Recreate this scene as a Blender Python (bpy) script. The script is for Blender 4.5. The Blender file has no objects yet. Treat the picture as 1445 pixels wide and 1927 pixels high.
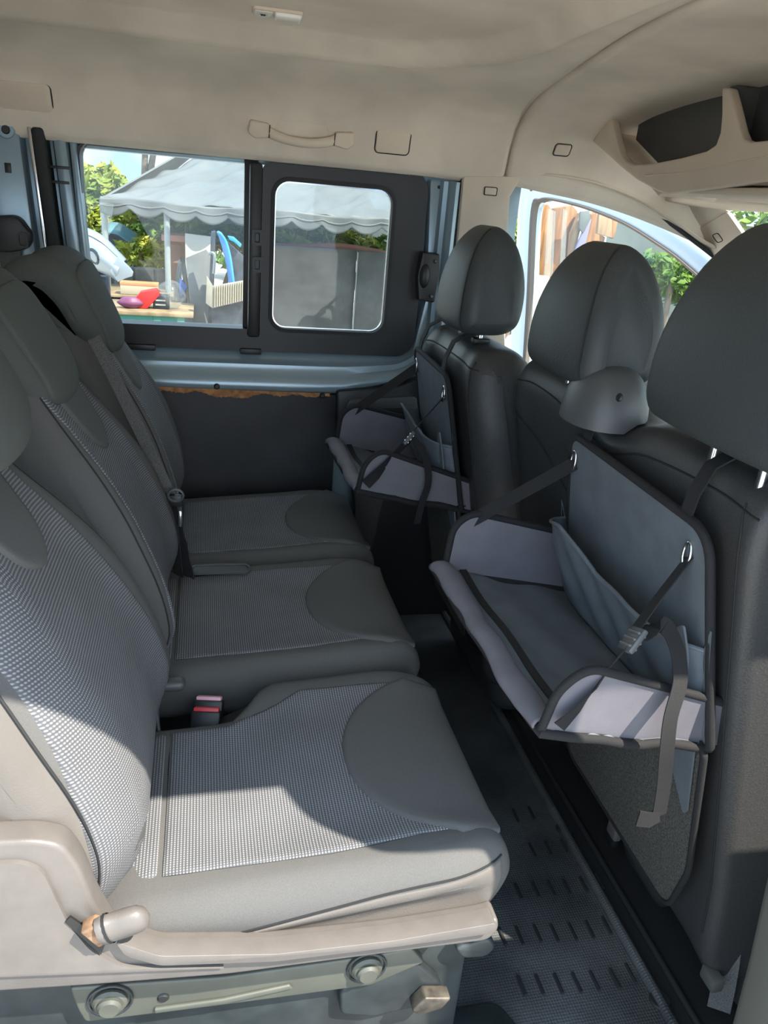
import bpy, bmesh, math, random
from mathutils import Vector, Matrix
from mathutils.bvhtree import BVHTree
random.seed(7)
scn = bpy.context.scene
C = scn.collection

# ------------------------------------------------------------------ camera
F_PX, CX, CY = 1450.0, 722.5, 963.5
_pi, _ya, _ro = math.radians(22), math.radians(14.2), math.radians(5.0)
FW = Vector((math.sin(_ya)*math.cos(_pi), math.cos(_ya)*math.cos(_pi), -math.sin(_pi)))
_r0 = Vector((math.cos(_ya), -math.sin(_ya), 0)); _u0 = _r0.cross(FW)
RT = _r0*math.cos(_ro) + _u0*math.sin(_ro)
UP = -_r0*math.sin(_ro) + _u0*math.cos(_ro)
EYE = Vector((0, 0, 1.14))
cam = bpy.data.objects.new('camera', bpy.data.cameras.new('camera')); C.objects.link(cam)
cam.matrix_world = Matrix(((RT.x, UP.x, -FW.x, EYE.x), (RT.y, UP.y, -FW.y, EYE.y), (RT.z, UP.z, -FW.z, EYE.z), (0, 0, 0, 1)))
cam.data.sensor_width = 36; cam.data.lens = F_PX/1927*36
cam.data.clip_start = 0.02; cam.data.clip_end = 500
scn.camera = cam
# ------------------------------------------------------------------ view, sky, sun
vs = scn.view_settings
vs.view_transform = 'Standard'; vs.look = 'None'; vs.gamma = 1; vs.use_curve_mapping = False
vs.exposure = 1.45
SUN_TRAVEL = Vector((-0.50, 0.54, -1.0))
w = bpy.data.worlds.new('sky'); scn.world = w; w.use_nodes = True
nt = w.node_tree; nt.nodes.clear()
_out = nt.nodes.new('ShaderNodeOutputWorld'); _bg = nt.nodes.new('ShaderNodeBackground')
_tc = nt.nodes.new('ShaderNodeTexCoord'); _ns = nt.nodes.new('ShaderNodeTexNoise'); _rp = nt.nodes.new('ShaderNodeValToRGB')
_ns.inputs['Scale'].default_value = 3.0; _ns.inputs['Detail'].default_value = 5
_rp.color_ramp.elements[0].position = 0.42; _rp.color_ramp.elements[0].color = (0.22, 0.40, 0.62, 1)
_rp.color_ramp.elements[1].position = 0.60; _rp.color_ramp.elements[1].color = (0.86, 0.93, 1.0, 1)
nt.links.new(_tc.outputs['Generated'], _ns.inputs['Vector']); nt.links.new(_ns.outputs['Fac'], _rp.inputs['Fac'])
nt.links.new(_rp.outputs['Color'], _bg.inputs['Color']); nt.links.new(_bg.outputs['Background'], _out.inputs['Surface'])
_bg.inputs['Strength'].default_value = 1.6
sun = bpy.data.objects.new('sun', bpy.data.lights.new('sun', 'SUN')); C.objects.link(sun)
sun.data.energy = 5.0; sun.data.angle = math.radians(0.6); sun.data.color = (1.0, 0.91, 0.79)
sun.rotation_euler = SUN_TRAVEL.to_track_quat('-Z', 'Y').to_euler(); sun.location = (3, -4, 6)

# ------------------------------------------------------------------ helpers
def ray(px, py):
    return (FW*F_PX + RT*(px-CX) - UP*(py-CY)).normalized()
def P(px, py, x=None, y=None, z=None):
    d = ray(px, py)
    t = (x-EYE.x)/d.x if x is not None else (y-EYE.y)/d.y if y is not None else (z-EYE.z)/d.z
    return EYE + d*t
def tag(o, label=None, cat=None, group=None, kind=None):
    if label: o['label'] = label
    if cat: o['category'] = cat
    if group: o['group'] = group
    if kind: o['kind'] = kind
    return o
def link(o, parent):
    C.objects.link(o)
    if parent is not None: o.parent = parent
    return o
def thing(name, label, cat, loc=(0, 0, 0), group=None, kind=None):
    o = bpy.data.objects.new(name, None); C.objects.link(o); o.empty_display_size = 0.05
    o.location = loc; tag(o, label, cat, group, kind)
    return o
def setparent(o, parent):
    # parts are written in world coordinates: keep them there under an offset Empty
    if parent is not None:
        off = Vector((0, 0, 0)); q = parent
        while q is not None:
            off += q.location; q = q.parent
        o.parent = parent; o.location = -off
    return o
def mesh(name, verts, faces, m, parent=None, smooth=True, angle=None):
    me = bpy.data.meshes.new(name); me.from_pydata([tuple(v) for v in verts], [], faces); me.update()
    bm = bmesh.new(); bm.from_mesh(me); bmesh.ops.recalc_face_normals(bm, faces=bm.faces); bm.to_mesh(me); bm.free()
    return fin(name, me, m, parent, smooth, angle)
def fin(name, me, m, parent, smooth=True, angle=None):
    if m: me.materials.append(m)
    if smooth:
        for p in me.polygons: p.use_smooth = True
        if angle is not None: me.set_sharp_from_angle(angle=math.radians(angle))
    o = bpy.data.objects.new(name, me); C.objects.link(o)
    return setparent(o, parent)
def frombm(name, bm, m, parent=None, smooth=True, angle=35):
    me = bpy.data.meshes.new(name); bmesh.ops.recalc_face_normals(bm, faces=bm.faces); bm.to_mesh(me); bm.free()
    return fin(name, me, m, parent, smooth, angle)
def spline(pts, n, closed=False):
    pts = [Vector(p) for p in pts]; N = len(pts); out = []
    segs = N if closed else N-1
    for i in range(segs):
        p1, p2 = pts[i], pts[(i+1) % N]
        p0 = pts[(i-1) % N] if closed or i > 0 else p1*2-p2
        p3 = pts[(i+2) % N] if closed or i+2 < N else p2*2-p1
        for k in range(n):
            t = k/n
            out.append(0.5*((2*p1)+(p2-p0)*t+(2*p0-5*p1+4*p2-p3)*t*t+(3*p1-p0-3*p2+p3)*t**3))
    if not closed: out.append(pts[-1].copy())
    return out
def sm(a, b, x):
    t = min(1, max(0, (x-a)/(b-a))); return t*t*(3-2*t)
def box(name, lo, hi, m, parent=None, bev=0.004, seg=2, rot=None):
    bm = bmesh.new(); bmesh.ops.create_cube(bm, size=1)
    lo, hi = Vector(lo), Vector(hi); c = (lo+hi)/2; s = hi-lo
    for v in bm.verts: v.co = Vector((v.co.x*s.x, v.co.y*s.y, v.co.z*s.z))
    if bev: bmesh.ops.bevel(bm, geom=bm.edges[:], offset=min(bev, min(s)*0.45), segments=seg, affect='EDGES', profile=0.5)
    if rot: bmesh.ops.rotate(bm, verts=bm.verts, matrix=rot)
    bmesh.ops.translate(bm, verts=bm.verts, vec=c)
    return frombm(name, bm, m, parent)
def prism(name, poly, vec, m, parent=None, bev=0.003, seg=2, angle=35):
    """poly: 3D points of a flat face, extruded by vec, edges bevelled"""
    bm = bmesh.new(); vec = Vector(vec)
    a = [bm.verts.new(Vector(p)) for p in poly]; b = [bm.verts.new(Vector(p)+vec) for p in poly]
    n = len(a); bm.faces.new(a); bm.faces.new(b[::-1])
    for i in range(n): bm.faces.new((a[i], b[i], b[(i+1) % n], a[(i+1) % n]))
    bmesh.ops.recalc_face_normals(bm, faces=bm.faces)
    if bev:
        es = [e for e in bm.edges if len(e.link_faces) == 2 and e.calc_face_angle(0) > 0.6]
        bmesh.ops.bevel(bm, geom=es, offset=bev, segments=seg, affect='EDGES', profile=0.5, clamp_overlap=True)
    return frombm(name, bm, m, parent, True, angle)
def rrect(w, h, r, n=6):
    out = []
    for cx, cy, a0 in ((w/2-r, h/2-r, 0), (-w/2+r, h/2-r, 90), (-w/2+r, -h/2+r, 180), (w/2-r, -h/2+r, 270)):
        for k in range(n+1):
            a = math.radians(a0+90*k/n); out.append((cx+r*math.cos(a), cy+r*math.sin(a)))
    return out
def rpoly(pts, r, n=5):
    """round the corners of a 2D polygon"""
    out = []; N = len(pts); pts = [Vector(p) for p in pts]
    rr = r if isinstance(r, (list, tuple)) else [r]*N
    for i in range(N):
        p, a, b = pts[i], pts[i-1], pts[(i+1) % N]
        d1, d2 = (a-p), (b-p); q = min(rr[i], d1.length*0.48, d2.length*0.48)
        s, e = p+d1.normalized()*q, p+d2.normalized()*q
        for k in range(n+1):
            t = k/n; out.append(s*(1-t)**2+p*2*t*(1-t)+e*t*t)
    return out
def tube(name, pts, r, m, parent=None, n=8, closed=False):
    pts = [Vector(p) for p in pts]; N = len(pts); V = []; Fc = []
    rs = r if isinstance(r, (list, tuple)) else [r]*N
    up = Vector((0.13, 0.27, 0.95)).normalized(); prev = None
    for i in range(N):
        a = pts[i-1] if (i > 0 or closed) else pts[i]; b = pts[(i+1) % N] if (i < N-1 or closed) else pts[i]
        t = (b-a).normalized()
        u = (prev - t*prev.dot(t)) if prev is not None else up - t*up.dot(t)
        if u.length < 1e-4: u = t.orthogonal()
        u.normalize(); prev = u; v = t.cross(u)
        for k in range(n):
            a_ = 2*math.pi*k/n; V.append(pts[i]+(u*math.cos(a_)+v*math.sin(a_))*rs[i])
    for i in range(N if closed else N-1):
        j = (i+1) % N
        for k in range(n): Fc.append((i*n+k, i*n+(k+1) % n, j*n+(k+1) % n, j*n+k))
    if not closed: Fc.append(tuple(range(n))[::-1]); Fc.append(tuple((N-1)*n+k for k in range(n)))
    return mesh(name, V, Fc, m, parent, True, 50)
def ribbon(name, pts, wdir, width, th, m, parent=None):
    """strap: pts centre line, wdir width direction (one or a list), real thickness"""
    pts = [Vector(p) for p in pts]; N = len(pts); V = []; Fc = []
    wd = [Vector(x) for x in wdir] if isinstance(wdir, list) else [Vector(wdir)]*N
    ws = width if isinstance(width, list) else [width]*N
    for i in range(N):
        t = (pts[min(i+1, N-1)]-pts[max(i-1, 0)]).normalized()
        u = (wd[i]-t*wd[i].dot(t)).normalized()*ws[i]/2; n = t.cross(u).normalized()*th/2
        V += [pts[i]-u-n, pts[i]+u-n, pts[i]+u+n, pts[i]-u+n]
    for i in range(N-1):
        for k in range(4): Fc.append((i*4+k, i*4+(k+1) % 4, i*4+4+(k+1) % 4, i*4+4+k))
    Fc.append((3, 2, 1, 0)); Fc.append(tuple((N-1)*4+k for k in range(4)))
    return mesh(name, V, Fc, m, parent, True, 40)
def grid(name, fn, nu, nv, m, parent=None, thick=0.0, smooth=True, angle=None, us=None, vs_=None):
    us = us or [i/nu for i in range(nu+1)]; vs_ = vs_ or [j/nv for j in range(nv+1)]
    V = [fn(u, v) for u in us for v in vs_]; nv = len(vs_)-1; Fc = []
    for i in range(len(us)-1):
        for j in range(nv):
            a = i*(nv+1)+j; Fc.append((a, a+1, a+nv+2, a+nv+1))
    me = bpy.data.meshes.new(name); me.from_pydata([tuple(p) for p in V], [], Fc); me.update()
    o = fin(name, me, m, parent, smooth, angle)
    if thick:
        md = o.modifiers.new('thick', 'SOLIDIFY'); md.thickness = abs(thick); md.offset = 1 if thick > 0 else -1
    return o
def slab(name, prof, y0, y1, r, m, parent=None, deform=None, ny=14, nr=5):
    """XZ profile (closed, dense) swept from y0 to y1 with rounded ends of radius r"""
    prof = [Vector((p[0], p[1])) for p in prof]; N = len(prof)
    area = sum(prof[i].x*prof[(i+1) % N].y-prof[(i+1) % N].x*prof[i].y for i in range(N))
    if area < 0: prof.reverse()
    nrm = []
    for i in range(N):
        t = (prof[(i+1) % N]-prof[i-1]); t.normalize(); nrm.append(Vector((t.y, -t.x)))
    st2 = []
    for k in range(nr+1):
        a = math.pi/2*k/nr; st2.append((y0+r*(1-math.cos(a)) if r else y0, r*(1-math.sin(a))))
    mid = [(y0+r+(y1-y0-2*r)*k/ny, 0) for k in range(1, ny)]
    end = [(y0+y1-y, d) for y, d in st2[::-1]]
    st = st2+mid+end
    V = []
    for y, d in st:
        for p, n in zip(prof, nrm):
            q = p-n*d; c = Vector((q.x, y, q.y))
            V.append(deform(c) if deform else c)
    Fc = []
    for i in range(len(st)-1):
        for k in range(N): Fc.append((i*N+k, i*N+(k+1) % N, (i+1)*N+(k+1) % N, (i+1)*N+k))
    Fc.append(tuple(range(N))); Fc.append(tuple((len(st)-1)*N+k for k in range(N))[::-1])
    return mesh(name, V, Fc, m, parent, True, 55)
def bvh(*objs):
    V, Fc = [], []
    for o in objs:
        b = len(V); off = Vector((0, 0, 0)); q = o
        while q is not None: off += q.location; q = q.parent
        V += [v.co+off for v in o.data.vertices]; Fc += [tuple(b+i for i in p.vertices) for p in o.data.polygons]
    return BVHTree.FromPolygons(V, Fc)
RINGS = ((1.0, -.35), (.995, .35), (.975, .8), (.94, 1), (.85, 1), (.7, 1), (.55, 1), (.4, 1), (.25, 1), (.1, 1))
welts = []
def patch(name, outline, org, ud, vd, direc, tree, h, m, parent=None, centre=None, welt=0):
    """cloth panel: 2D outline laid on a body by ray casting, edges tucked in, pieces proud by h"""
    org, ud, vd, direc = Vector(org), Vector(ud), Vector(vd), Vector(direc).normalized()
    n = len(outline)
    cx = sum(p[0] for p in outline)/n if centre is None else centre[0]; cy = sum(p[1] for p in outline)/n if centre is None else centre[1]
    V, Fc = [], []
    def put(a, b, hh):
        o = org+ud*a+vd*b; hit = tree.ray_cast(o, direc)
        if hit[0] is None: hit = tree.find_nearest(o+direc*0.3)
        nn = hit[1]
        if nn.dot(direc) > 0: nn = -nn
        V.append(hit[0]+nn*hh)
    for s, k in RINGS:
        for p in outline: put(cx+(p[0]-cx)*s, cy+(p[1]-cy)*s, h*k)
    put(cx, cy, h)
    if welt:
        ring_ = []
        for a_ in V[:n]:
            ring_.append(a_-direc*welt*.15)
        welts.append((name, ring_, welt))
    R_ = len(RINGS)
    for i in range(R_-1):
        for k in range(n): Fc.append((i*n+k, i*n+(k+1) % n, (i+1)*n+(k+1) % n, (i+1)*n+k))
    for k in range(n): Fc.append(((R_-1)*n+k, (R_-1)*n+(k+1) % n, R_*n))
    me = bpy.data.meshes.new(name); me.from_pydata([tuple(v) for v in V], [], Fc); me.update()
    bm = bmesh.new(); bm.from_mesh(me); bmesh.ops.recalc_face_normals(bm, faces=bm.faces)
    s = sum((f.normal.dot(direc)*f.calc_area() for f in bm.faces))
    if s > 0: bmesh.ops.reverse_faces(bm, faces=bm.faces)
    bm.to_mesh(me); bm.free()
    o = fin(name, me, m, parent, True, 60)
    if welt: tube('shaded_seam', welts.pop()[1], welt, M['seam'], parent, 6, True)  # dark seam tube, also paints the shadow line round the pad edge
    return o
def disc(name, c, ax, r, th, m, parent=None, n=16, bev=0.002):
    """round boss with bevelled rim, axis ax, base centre c"""
    c = Vector(c); ax = Vector(ax).normalized(); u = ax.orthogonal().normalized(); v = ax.cross(u)
    rows = [(r, 0), (r, th-bev), (r-bev, th), (r*.5, th)]
    V = [c+(u*math.cos(2*math.pi*k/n)+v*math.sin(2*math.pi*k/n))*q+ax*h for q, h in rows for k in range(n)]
    Fc = [(i*n+k, i*n+(k+1) % n, (i+1)*n+(k+1) % n, (i+1)*n+k) for i in range(len(rows)-1) for k in range(n)]
    Fc.append(tuple(range(n))[::-1]); Fc.append(tuple((len(rows)-1)*n+k for k in range(n)))
    return mesh(name, V, Fc, m, parent, True, 40)
def copy_tree(o, parent=None, off=(0, 0, 0), keep=True):
    c = o.copy(); C.objects.link(c); c.parent = parent
    if parent is None: c.location = o.location+Vector(off)
    for ch in o.children: copy_tree(ch, c)
    return c

# ------------------------------------------------------------------ materials
M = {}
def mat(name, col, rough=0.6, metal=0.0, noise=0, namp=0.15, bump=0, bscale=200, spec=0.5, coord='Object', col2=None, detail=4, stretch=None):
    m = bpy.data.materials.new(name); m.use_nodes = True; t = m.node_tree; b = t.nodes['Principled BSDF']
    b.inputs['Base Color'].default_value = (*col, 1); b.inputs['Roughness'].default_value = rough
    b.inputs['Metallic'].default_value = metal; b.inputs['Specular IOR Level'].default_value = spec
    tc = t.nodes.new('ShaderNodeTexCoord'); src = tc.outputs[coord]
    if stretch:
        mp = t.nodes.new('ShaderNodeMapping'); mp.inputs['Scale'].default_value = stretch; t.links.new(src, mp.inputs['Vector']); src = mp.outputs['Vector']
    if noise:
        n = t.nodes.new('ShaderNodeTexNoise'); n.inputs['Scale'].default_value = noise; n.inputs['Detail'].default_value = detail
        r = t.nodes.new('ShaderNodeValToRGB'); r.color_ramp.elements[0].position = .35; r.color_ramp.elements[1].position = .65
        r.color_ramp.elements[0].color = (*[c*(1-namp) for c in col], 1)
        r.color_ramp.elements[1].color = (*(col2 or [min(1, c*(1+namp)) for c in col]), 1)
        t.links.new(src, n.inputs['Vector']); t.links.new(n.outputs['Fac'], r.inputs['Fac']); t.links.new(r.outputs['Color'], b.inputs['Base Color'])
    if bump:
        n2 = t.nodes.new('ShaderNodeTexNoise'); n2.inputs['Scale'].default_value = bscale; n2.inputs['Detail'].default_value = 2
        bp = t.nodes.new('ShaderNodeBump'); bp.inputs['Strength'].default_value = bump; bp.inputs['Distance'].default_value = .002
        t.links.new(src, n2.inputs['Vector']); t.links.new(n2.outputs['Fac'], bp.inputs['Height']); t.links.new(bp.outputs['Normal'], b.inputs['Normal'])
    M[name] = m
    return m
def ribmat(name, axis, period, ca, cb, dot=0.0034, knit=True, bump=.35):
    """knitted rib cloth: fine ribs across the axis, pale flecks along each rib"""
    m = bpy.data.materials.new(name); m.use_nodes = True; t = m.node_tree; b = t.nodes['Principled BSDF']
    b.inputs['Roughness'].default_value = .85; b.inputs['Specular IOR Level'].default_value = .25
    tc = t.nodes.new('ShaderNodeTexCoord'); sp = t.nodes.new('ShaderNodeSeparateXYZ'); t.links.new(tc.outputs['Object'], sp.inputs['Vector'])
    def mth(op, a, bb=None):
        n = t.nodes.new('ShaderNodeMath'); n.operation = op
        for i, q in enumerate((a, bb)):
            if q is None: continue
            if isinstance(q, (int, float)): n.inputs[i].default_value = q
            else: t.links.new(q, n.inputs[i])
        return n.outputs[0]
    s = mth('SINE', mth('MULTIPLY', sp.outputs[axis], 2*math.pi/period)); s = mth('ADD', mth('MULTIPLY', s, .5), .5)
    h = s
    if knit:
        d = mth('SINE', mth('MULTIPLY', sp.outputs['Y'], 2*math.pi/dot)); d = mth('ADD', mth('MULTIPLY', d, .35), .65)
        h = mth('MULTIPLY', s, d)
    r = t.nodes.new('ShaderNodeValToRGB'); r.color_ramp.elements[0].color = (*ca, 1); r.color_ramp.elements[1].color = (*cb, 1)
    r.color_ramp.elements[0].position = .2; r.color_ramp.elements[1].position = .85
    t.links.new(h, r.inputs['Fac'])
    n = t.nodes.new('ShaderNodeTexNoise'); n.inputs['Scale'].default_value = 14; t.links.new(tc.outputs['Object'], n.inputs['Vector'])
    mx = t.nodes.new('ShaderNodeMix'); mx.data_type = 'RGBA'; mx.blend_type = 'MULTIPLY'; mx.inputs[0].default_value = .5
    t.links.new(r.outputs['Color'], mx.inputs[6]); t.links.new(n.outputs['Color'], mx.inputs[7])
    mr = t.nodes.new('ShaderNodeMapRange'); t.links.new(n.outputs['Fac'], mr.inputs[0]); mr.inputs[1].default_value = .3; mr.inputs[2].default_value = .7; mr.inputs[3].default_value = .75; mr.inputs[4].default_value = 1.0
    t.links.new(mr.outputs[0], mx.inputs[7]); t.links.new(mx.outputs[2], b.inputs['Base Color'])
    bp = t.nodes.new('ShaderNodeBump'); bp.inputs['Strength'].default_value = bump; bp.inputs['Distance'].default_value = .0015
    t.links.new(h, bp.inputs['Height']); t.links.new(bp.outputs['Normal'], b.inputs['Normal'])
    M[name] = m
    return m
def glass(name, col=(1, 1, 1), gl=.06, dirt=.04, rough=0.02):
    m = bpy.data.materials.new(name); m.use_nodes = True; t = m.node_tree; t.nodes.clear()
    o = t.nodes.new('ShaderNodeOutputMaterial'); tr = t.nodes.new('ShaderNodeBsdfTransparent'); tr.inputs[0].default_value = (*col, 1)
    g = t.nodes.new('ShaderNodeBsdfGlossy'); g.inputs['Roughness'].default_value = rough
    d = t.nodes.new('ShaderNodeBsdfDiffuse'); d.inputs[0].default_value = (.6, .62, .6, 1)
    mx = t.nodes.new('ShaderNodeMixShader'); mx.inputs[0].default_value = gl; t.links.new(tr.outputs[0], mx.inputs[1]); t.links.new(g.outputs[0], mx.inputs[2])
    n = t.nodes.new('ShaderNodeTexNoise'); n.inputs['Scale'].default_value = 6; n.inputs['Detail'].default_value = 8
    mr = t.nodes.new('ShaderNodeMapRange'); mr.inputs[1].default_value = .35; mr.inputs[2].default_value = .8; mr.inputs[3].default_value = dirt*.3; mr.inputs[4].default_value = dirt*2
    t.links.new(n.outputs['Fac'], mr.inputs[0])
    m2 = t.nodes.new('ShaderNodeMixShader'); t.links.new(mr.outputs[0], m2.inputs[0]); t.links.new(mx.outputs[0], m2.inputs[1]); t.links.new(d.outputs[0], m2.inputs[2])
    t.links.new(m2.outputs[0], o.inputs[0]); M[name] = m
    return m
mat('headliner', (.69, .61, .51), .95, noise=5, namp=.10, bump=.35, bscale=900, spec=.1)
mat('trim', (.66, .56, .45), .6, noise=8, namp=.04, spec=.35)
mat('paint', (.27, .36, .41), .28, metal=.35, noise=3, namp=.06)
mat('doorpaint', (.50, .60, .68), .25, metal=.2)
mat('black', (.012, .013, .014), .45)
mat('rubber', (.016, .018, .019), .7, bump=.2, bscale=300)
mat('board', (.018, .019, .022), .6, noise=6, namp=.4, bump=.15, bscale=60)
mat('torn', (.36, .17, .07), .9, noise=60, namp=.35)
mat('cloth', (.098, .098, .096), .9, noise=900, namp=.07, bump=.3, bscale=1500, spec=.2, detail=1)
mat('sunlit_cloth', (.125, .115, .105), .75, noise=9, namp=.12, bump=.15, bscale=500, spec=.3)  # seat cloth made paler and warmer, painting sunlight on the near side
mat('head_cloth', (.078, .086, .080), .85, noise=700, namp=.05, bump=.25, bscale=1200, spec=.25, detail=1)
ribmat('rib_seat', 'X', .0037, (.085, .090, .100), (.30, .30, .30))
ribmat('rib_back', 'Z', .0037, (.085, .090, .100), (.28, .28, .28))
mat('seam', (.012, .013, .014), .8)
mat('leather', (.042, .042, .042), .48, noise=400, namp=.15, bump=.25, bscale=350, spec=.45)
mat('leather_head', (.042, .049, .050), .5, noise=300, namp=.05, bump=.25, bscale=400, spec=.4)
mat('grey_plastic', (.118, .108, .10), .42, noise=40, namp=.06, bump=.08, bscale=700)
mat('dark_plastic', (.07, .075, .078), .45, bump=.1, bscale=500)
mat('frame_steel', (.085, .09, .075), .45, metal=.2, noise=12, namp=.15)
mat('black_steel', (.025, .032, .034), .4, noise=20, namp=.3)
mat('chrome', (.75, .76, .77), .2, metal=1)
mat('rust', (.20, .12, .07), .85, noise=80, namp=.4)
mat('red_button', (.62, .05, .06), .4); mat('pink_button', (.72, .38, .44), .4)
mat('org', (.115, .134, .150), .7, noise=30, namp=.08, bump=.12, bscale=600, spec=.35)
mat('org_flap', (.140, .136, .155), .65, noise=25, namp=.06, bump=.12, bscale=600, spec=.35)
mat('binding', (.011, .011, .012), .85, bump=.4, bscale=900)
mat('piping_grey', (.22, .22, .22), .6)
mat('mesh_net', (.07, .068, .058), .9, noise=400, namp=.6, bump=.5, bscale=500)
mat('lamp_lens', (.8, .8, .74), .15, noise=10, namp=.05)
glass('pane', (.80, .84, .83), .03, .006)
glass('door_pane', (.84, .88, .85), .04, .012)
# ================================================================== SETTING
def XZ(px, py, y): p = P(px, py, y=y); return (p.x, p.z)
def ring(name, outer, inner, y0, y1, m, parent=None):
    """frame between two XZ outlines of equal point count, thickness y0..y1"""
    n = len(outer); V = []
    for y in (y0, y1):
        V += [(p[0], y, p[1]) for p in outer]; V += [(p[0], y, p[1]) for p in inner]
    Fc = []
    for k in range(n):
        j = (k+1) % n
        Fc += [(k, j, n+j, n+k), (2*n+k, 3*n+k, 3*n+j, 2*n+j), (k, 2*n+k, 2*n+j, j), (n+k, n+j, 3*n+j, 3*n+k)]
    return mesh(name, V, Fc, m, parent, True, 30)
def rr(x0, x1, z0, z1, r, n=6):
    return [((x0+x1)/2+a, (z0+z1)/2+b) for a, b in rrect(x1-x0, z1-z0, r, n)]

# ---- ground outside
def gfn(u, v):
    x = -30+60*u; y = -25+70*v
    return Vector((x, y, -0.75))
gr = grid('ground', gfn, 4, 4, mat('concrete', (.46, .43, .385), .9, noise=1.2, namp=.2, bump=.3, bscale=12)); tag(gr, 'grey dusty concrete yard around the van', 'ground', kind='structure')

# ---- van floor
fl = box('floor', (-1.35, .30, -.06), (1.75, 2.06, 0.0), M['rubber'], bev=.004); tag(fl, kind='structure', label='dark van floor beneath the seats')
# ---- ceiling: rear and front headliner
PROF = [(1.975, 1.200), (1.962, 1.212), (1.955, 1.235), (1.94, 1.285), (1.905, 1.332), (1.83, 1.368), (1.70, 1.388), (1.5, 1.40), (1.2, 1.408), (.9, 1.404), (.66, 1.385), (.5, 1.35), (.42, 1.31), (.385, 1.268)]
PS = spline([(a, b, 0) for a, b in PROF], 7)
def seamx(y): return .725 - .10*sm(2.0, 1.55, y) if False else .725-.105*(1-sm(.9, 1.9, y))
def ceil_rear(u, v):
    k = v*(len(PS)-1); i = min(int(k), len(PS)-2); p = PS[i].lerp(PS[i+1], k-i); y, z = p.x, p.y
    x = -1.35+(seamx(y)+1.35)*u
    # pressed roof panel with rounded front corners
    dx, dy = x-.29, abs(y-1.15)-.27
    d = math.hypot(max(dx, 0), max(dy, 0))+min(max(dx, dy), 0)-.25
    z += .026*sm(.018, -.012, d)-.009*math.exp(-(d-.03)**2/.0002)
    e = (seamx(y)-x)
    z += -.0+.010*sm(.012, 0, e)
    if y > 1.9: z -= .006*sm(.5, .7, x)
    return Vector((x, y, z))
ce = thing('ceiling', 'beige fabric headliner of the van roof with a pressed centre panel', None, (0, 0, 1.2), kind='structure')
grid('rear_headliner', ceil_rear, 190, 96, M['headliner'], ce, thick=.008)
def edge_z(x): return 1.198 - .012*sm(.72, .9, x) - .30*max(0, x-.86)**1.55
def ceil_front(u, v):
    k = v*(len(PS)-1); i = min(int(k), len(PS)-2); p = PS[i].lerp(PS[i+1], k-i); y, z = p.x, p.y
    x = seamx(y)+.006+(1.33-seamx(y))*u
    drop = .13*max(0, x-.75)**1.5
    f = (z-1.2)/.208; z0 = edge_z(x); z = z0+(1.408-drop-z0)*f
    if y > 1.5: y += .02*sm(.75, .95, x)
    e = x-seamx(y)
    z += .010*sm(.018, .006, e)
    return Vector((x, y, z))
grid('front_headliner', ceil_front, 60, 96, M['headliner'], ce, thick=.008)
def seamback(u, v):
    k = v*(len(PS)-1); i = min(int(k), len(PS)-2); p = PS[i].lerp(PS[i+1], k-i)
    n = Vector((0, 1.15-p.x, 1.0-p.y)).normalized()
    return Vector((seamx(p.x)-.04+.08*u, p.x, p.y))-n*.014
grid('seam_backing', seamback, 2, 96, M['headliner'], ce, thick=.004)
rf = box('roof', (-1.4, .30, 1.46), (1.3, 2.06, 1.49), M['paint'], bev=.01); tag(rf, 'painted metal roof skin above the headliner', kind='structure')

# ---- near side of the body: roof rail, pillar and sill around the open sliding door
def plate(name, pts, y0, y1, m, parent=None, bev=.006):
    return prism(name, [(p[0], y0, p[1]) for p in pts], (0, y1-y0, 0), m, parent, bev)
wr = thing('wall_right', 'painted near side of the van around the open sliding door', None, (0, .35, 0), kind='structure')
plate('roof_rail', [(-1.4, 1.262), (.50, 1.262), (1.5, 1.255), (1.45, 1.46), (-1.4, 1.48)], .335, .375, M['paint'], wr)
plate('shadow_pillar', rpoly([(.515, 1.275), (.478, 1.15), (.483, 1.02), (.525, 1.005), (.60, 1.0), (.60, .5), (.60, -.05), (.80, -.05), (.76, .5), (.735, .9), (.715, 1.275)], [.02, .05, .02, .01, .01, .05, 0, 0, .05, .05, .02]), .335, .375, M['paint'], wr)  # unseen pillar, stepped outline shaped to cast the shadow edges on seat and tray
plate('rear_quarter', [(-1.4, -.05), (-.62, -.05), (-.62, 1.275), (-1.4, 1.275)], .335, .375, M['paint'], wr)
plate('sill', [(-.62, -.30), (1.7, -.30), (1.7, -.02), (-.62, -.02)], .30, .36, M['paint'], wr)
plate('floor_sun_block', [(.74, -.05), (1.62, -.05), (1.62, .86), (.74, .90)], .335, .375, M['paint'], wr)  # unseen lower door panel added to keep the sun off the floor
wb = box('wall_back', (-1.40, .33, -.05), (-1.36, 2.05, 1.46), M['paint'], bev=.004); tag(wb, 'closed rear of the van body', kind='structure')

# ---- far side of the body
wl = thing('wall_left', 'silver blue painted inner side of the van with pressed flanges', None, (0, 2.0, 0), kind='structure')
FX0, FX1, FZ0, FZ1 = -.278, .545, .758, 1.212     # window frame, outer size
box('lower_skin', (-1.38, 2.02, -.05), (.80, 2.06, .775), M['paint'], wl)
box('rear_skin', (-1.38, 2.02, .775), (FX0+.01, 2.06, 1.30), M['paint'], wl)
box('front_skin', (FX1-.02, 2.02, .775), (.80, 2.06, 1.30), M['paint'], wl)
box('upper_skin', (FX0+.01, 2.02, FZ1-.02), (FX1-.02, 2.06, 1.30), M['paint'], wl)
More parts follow.
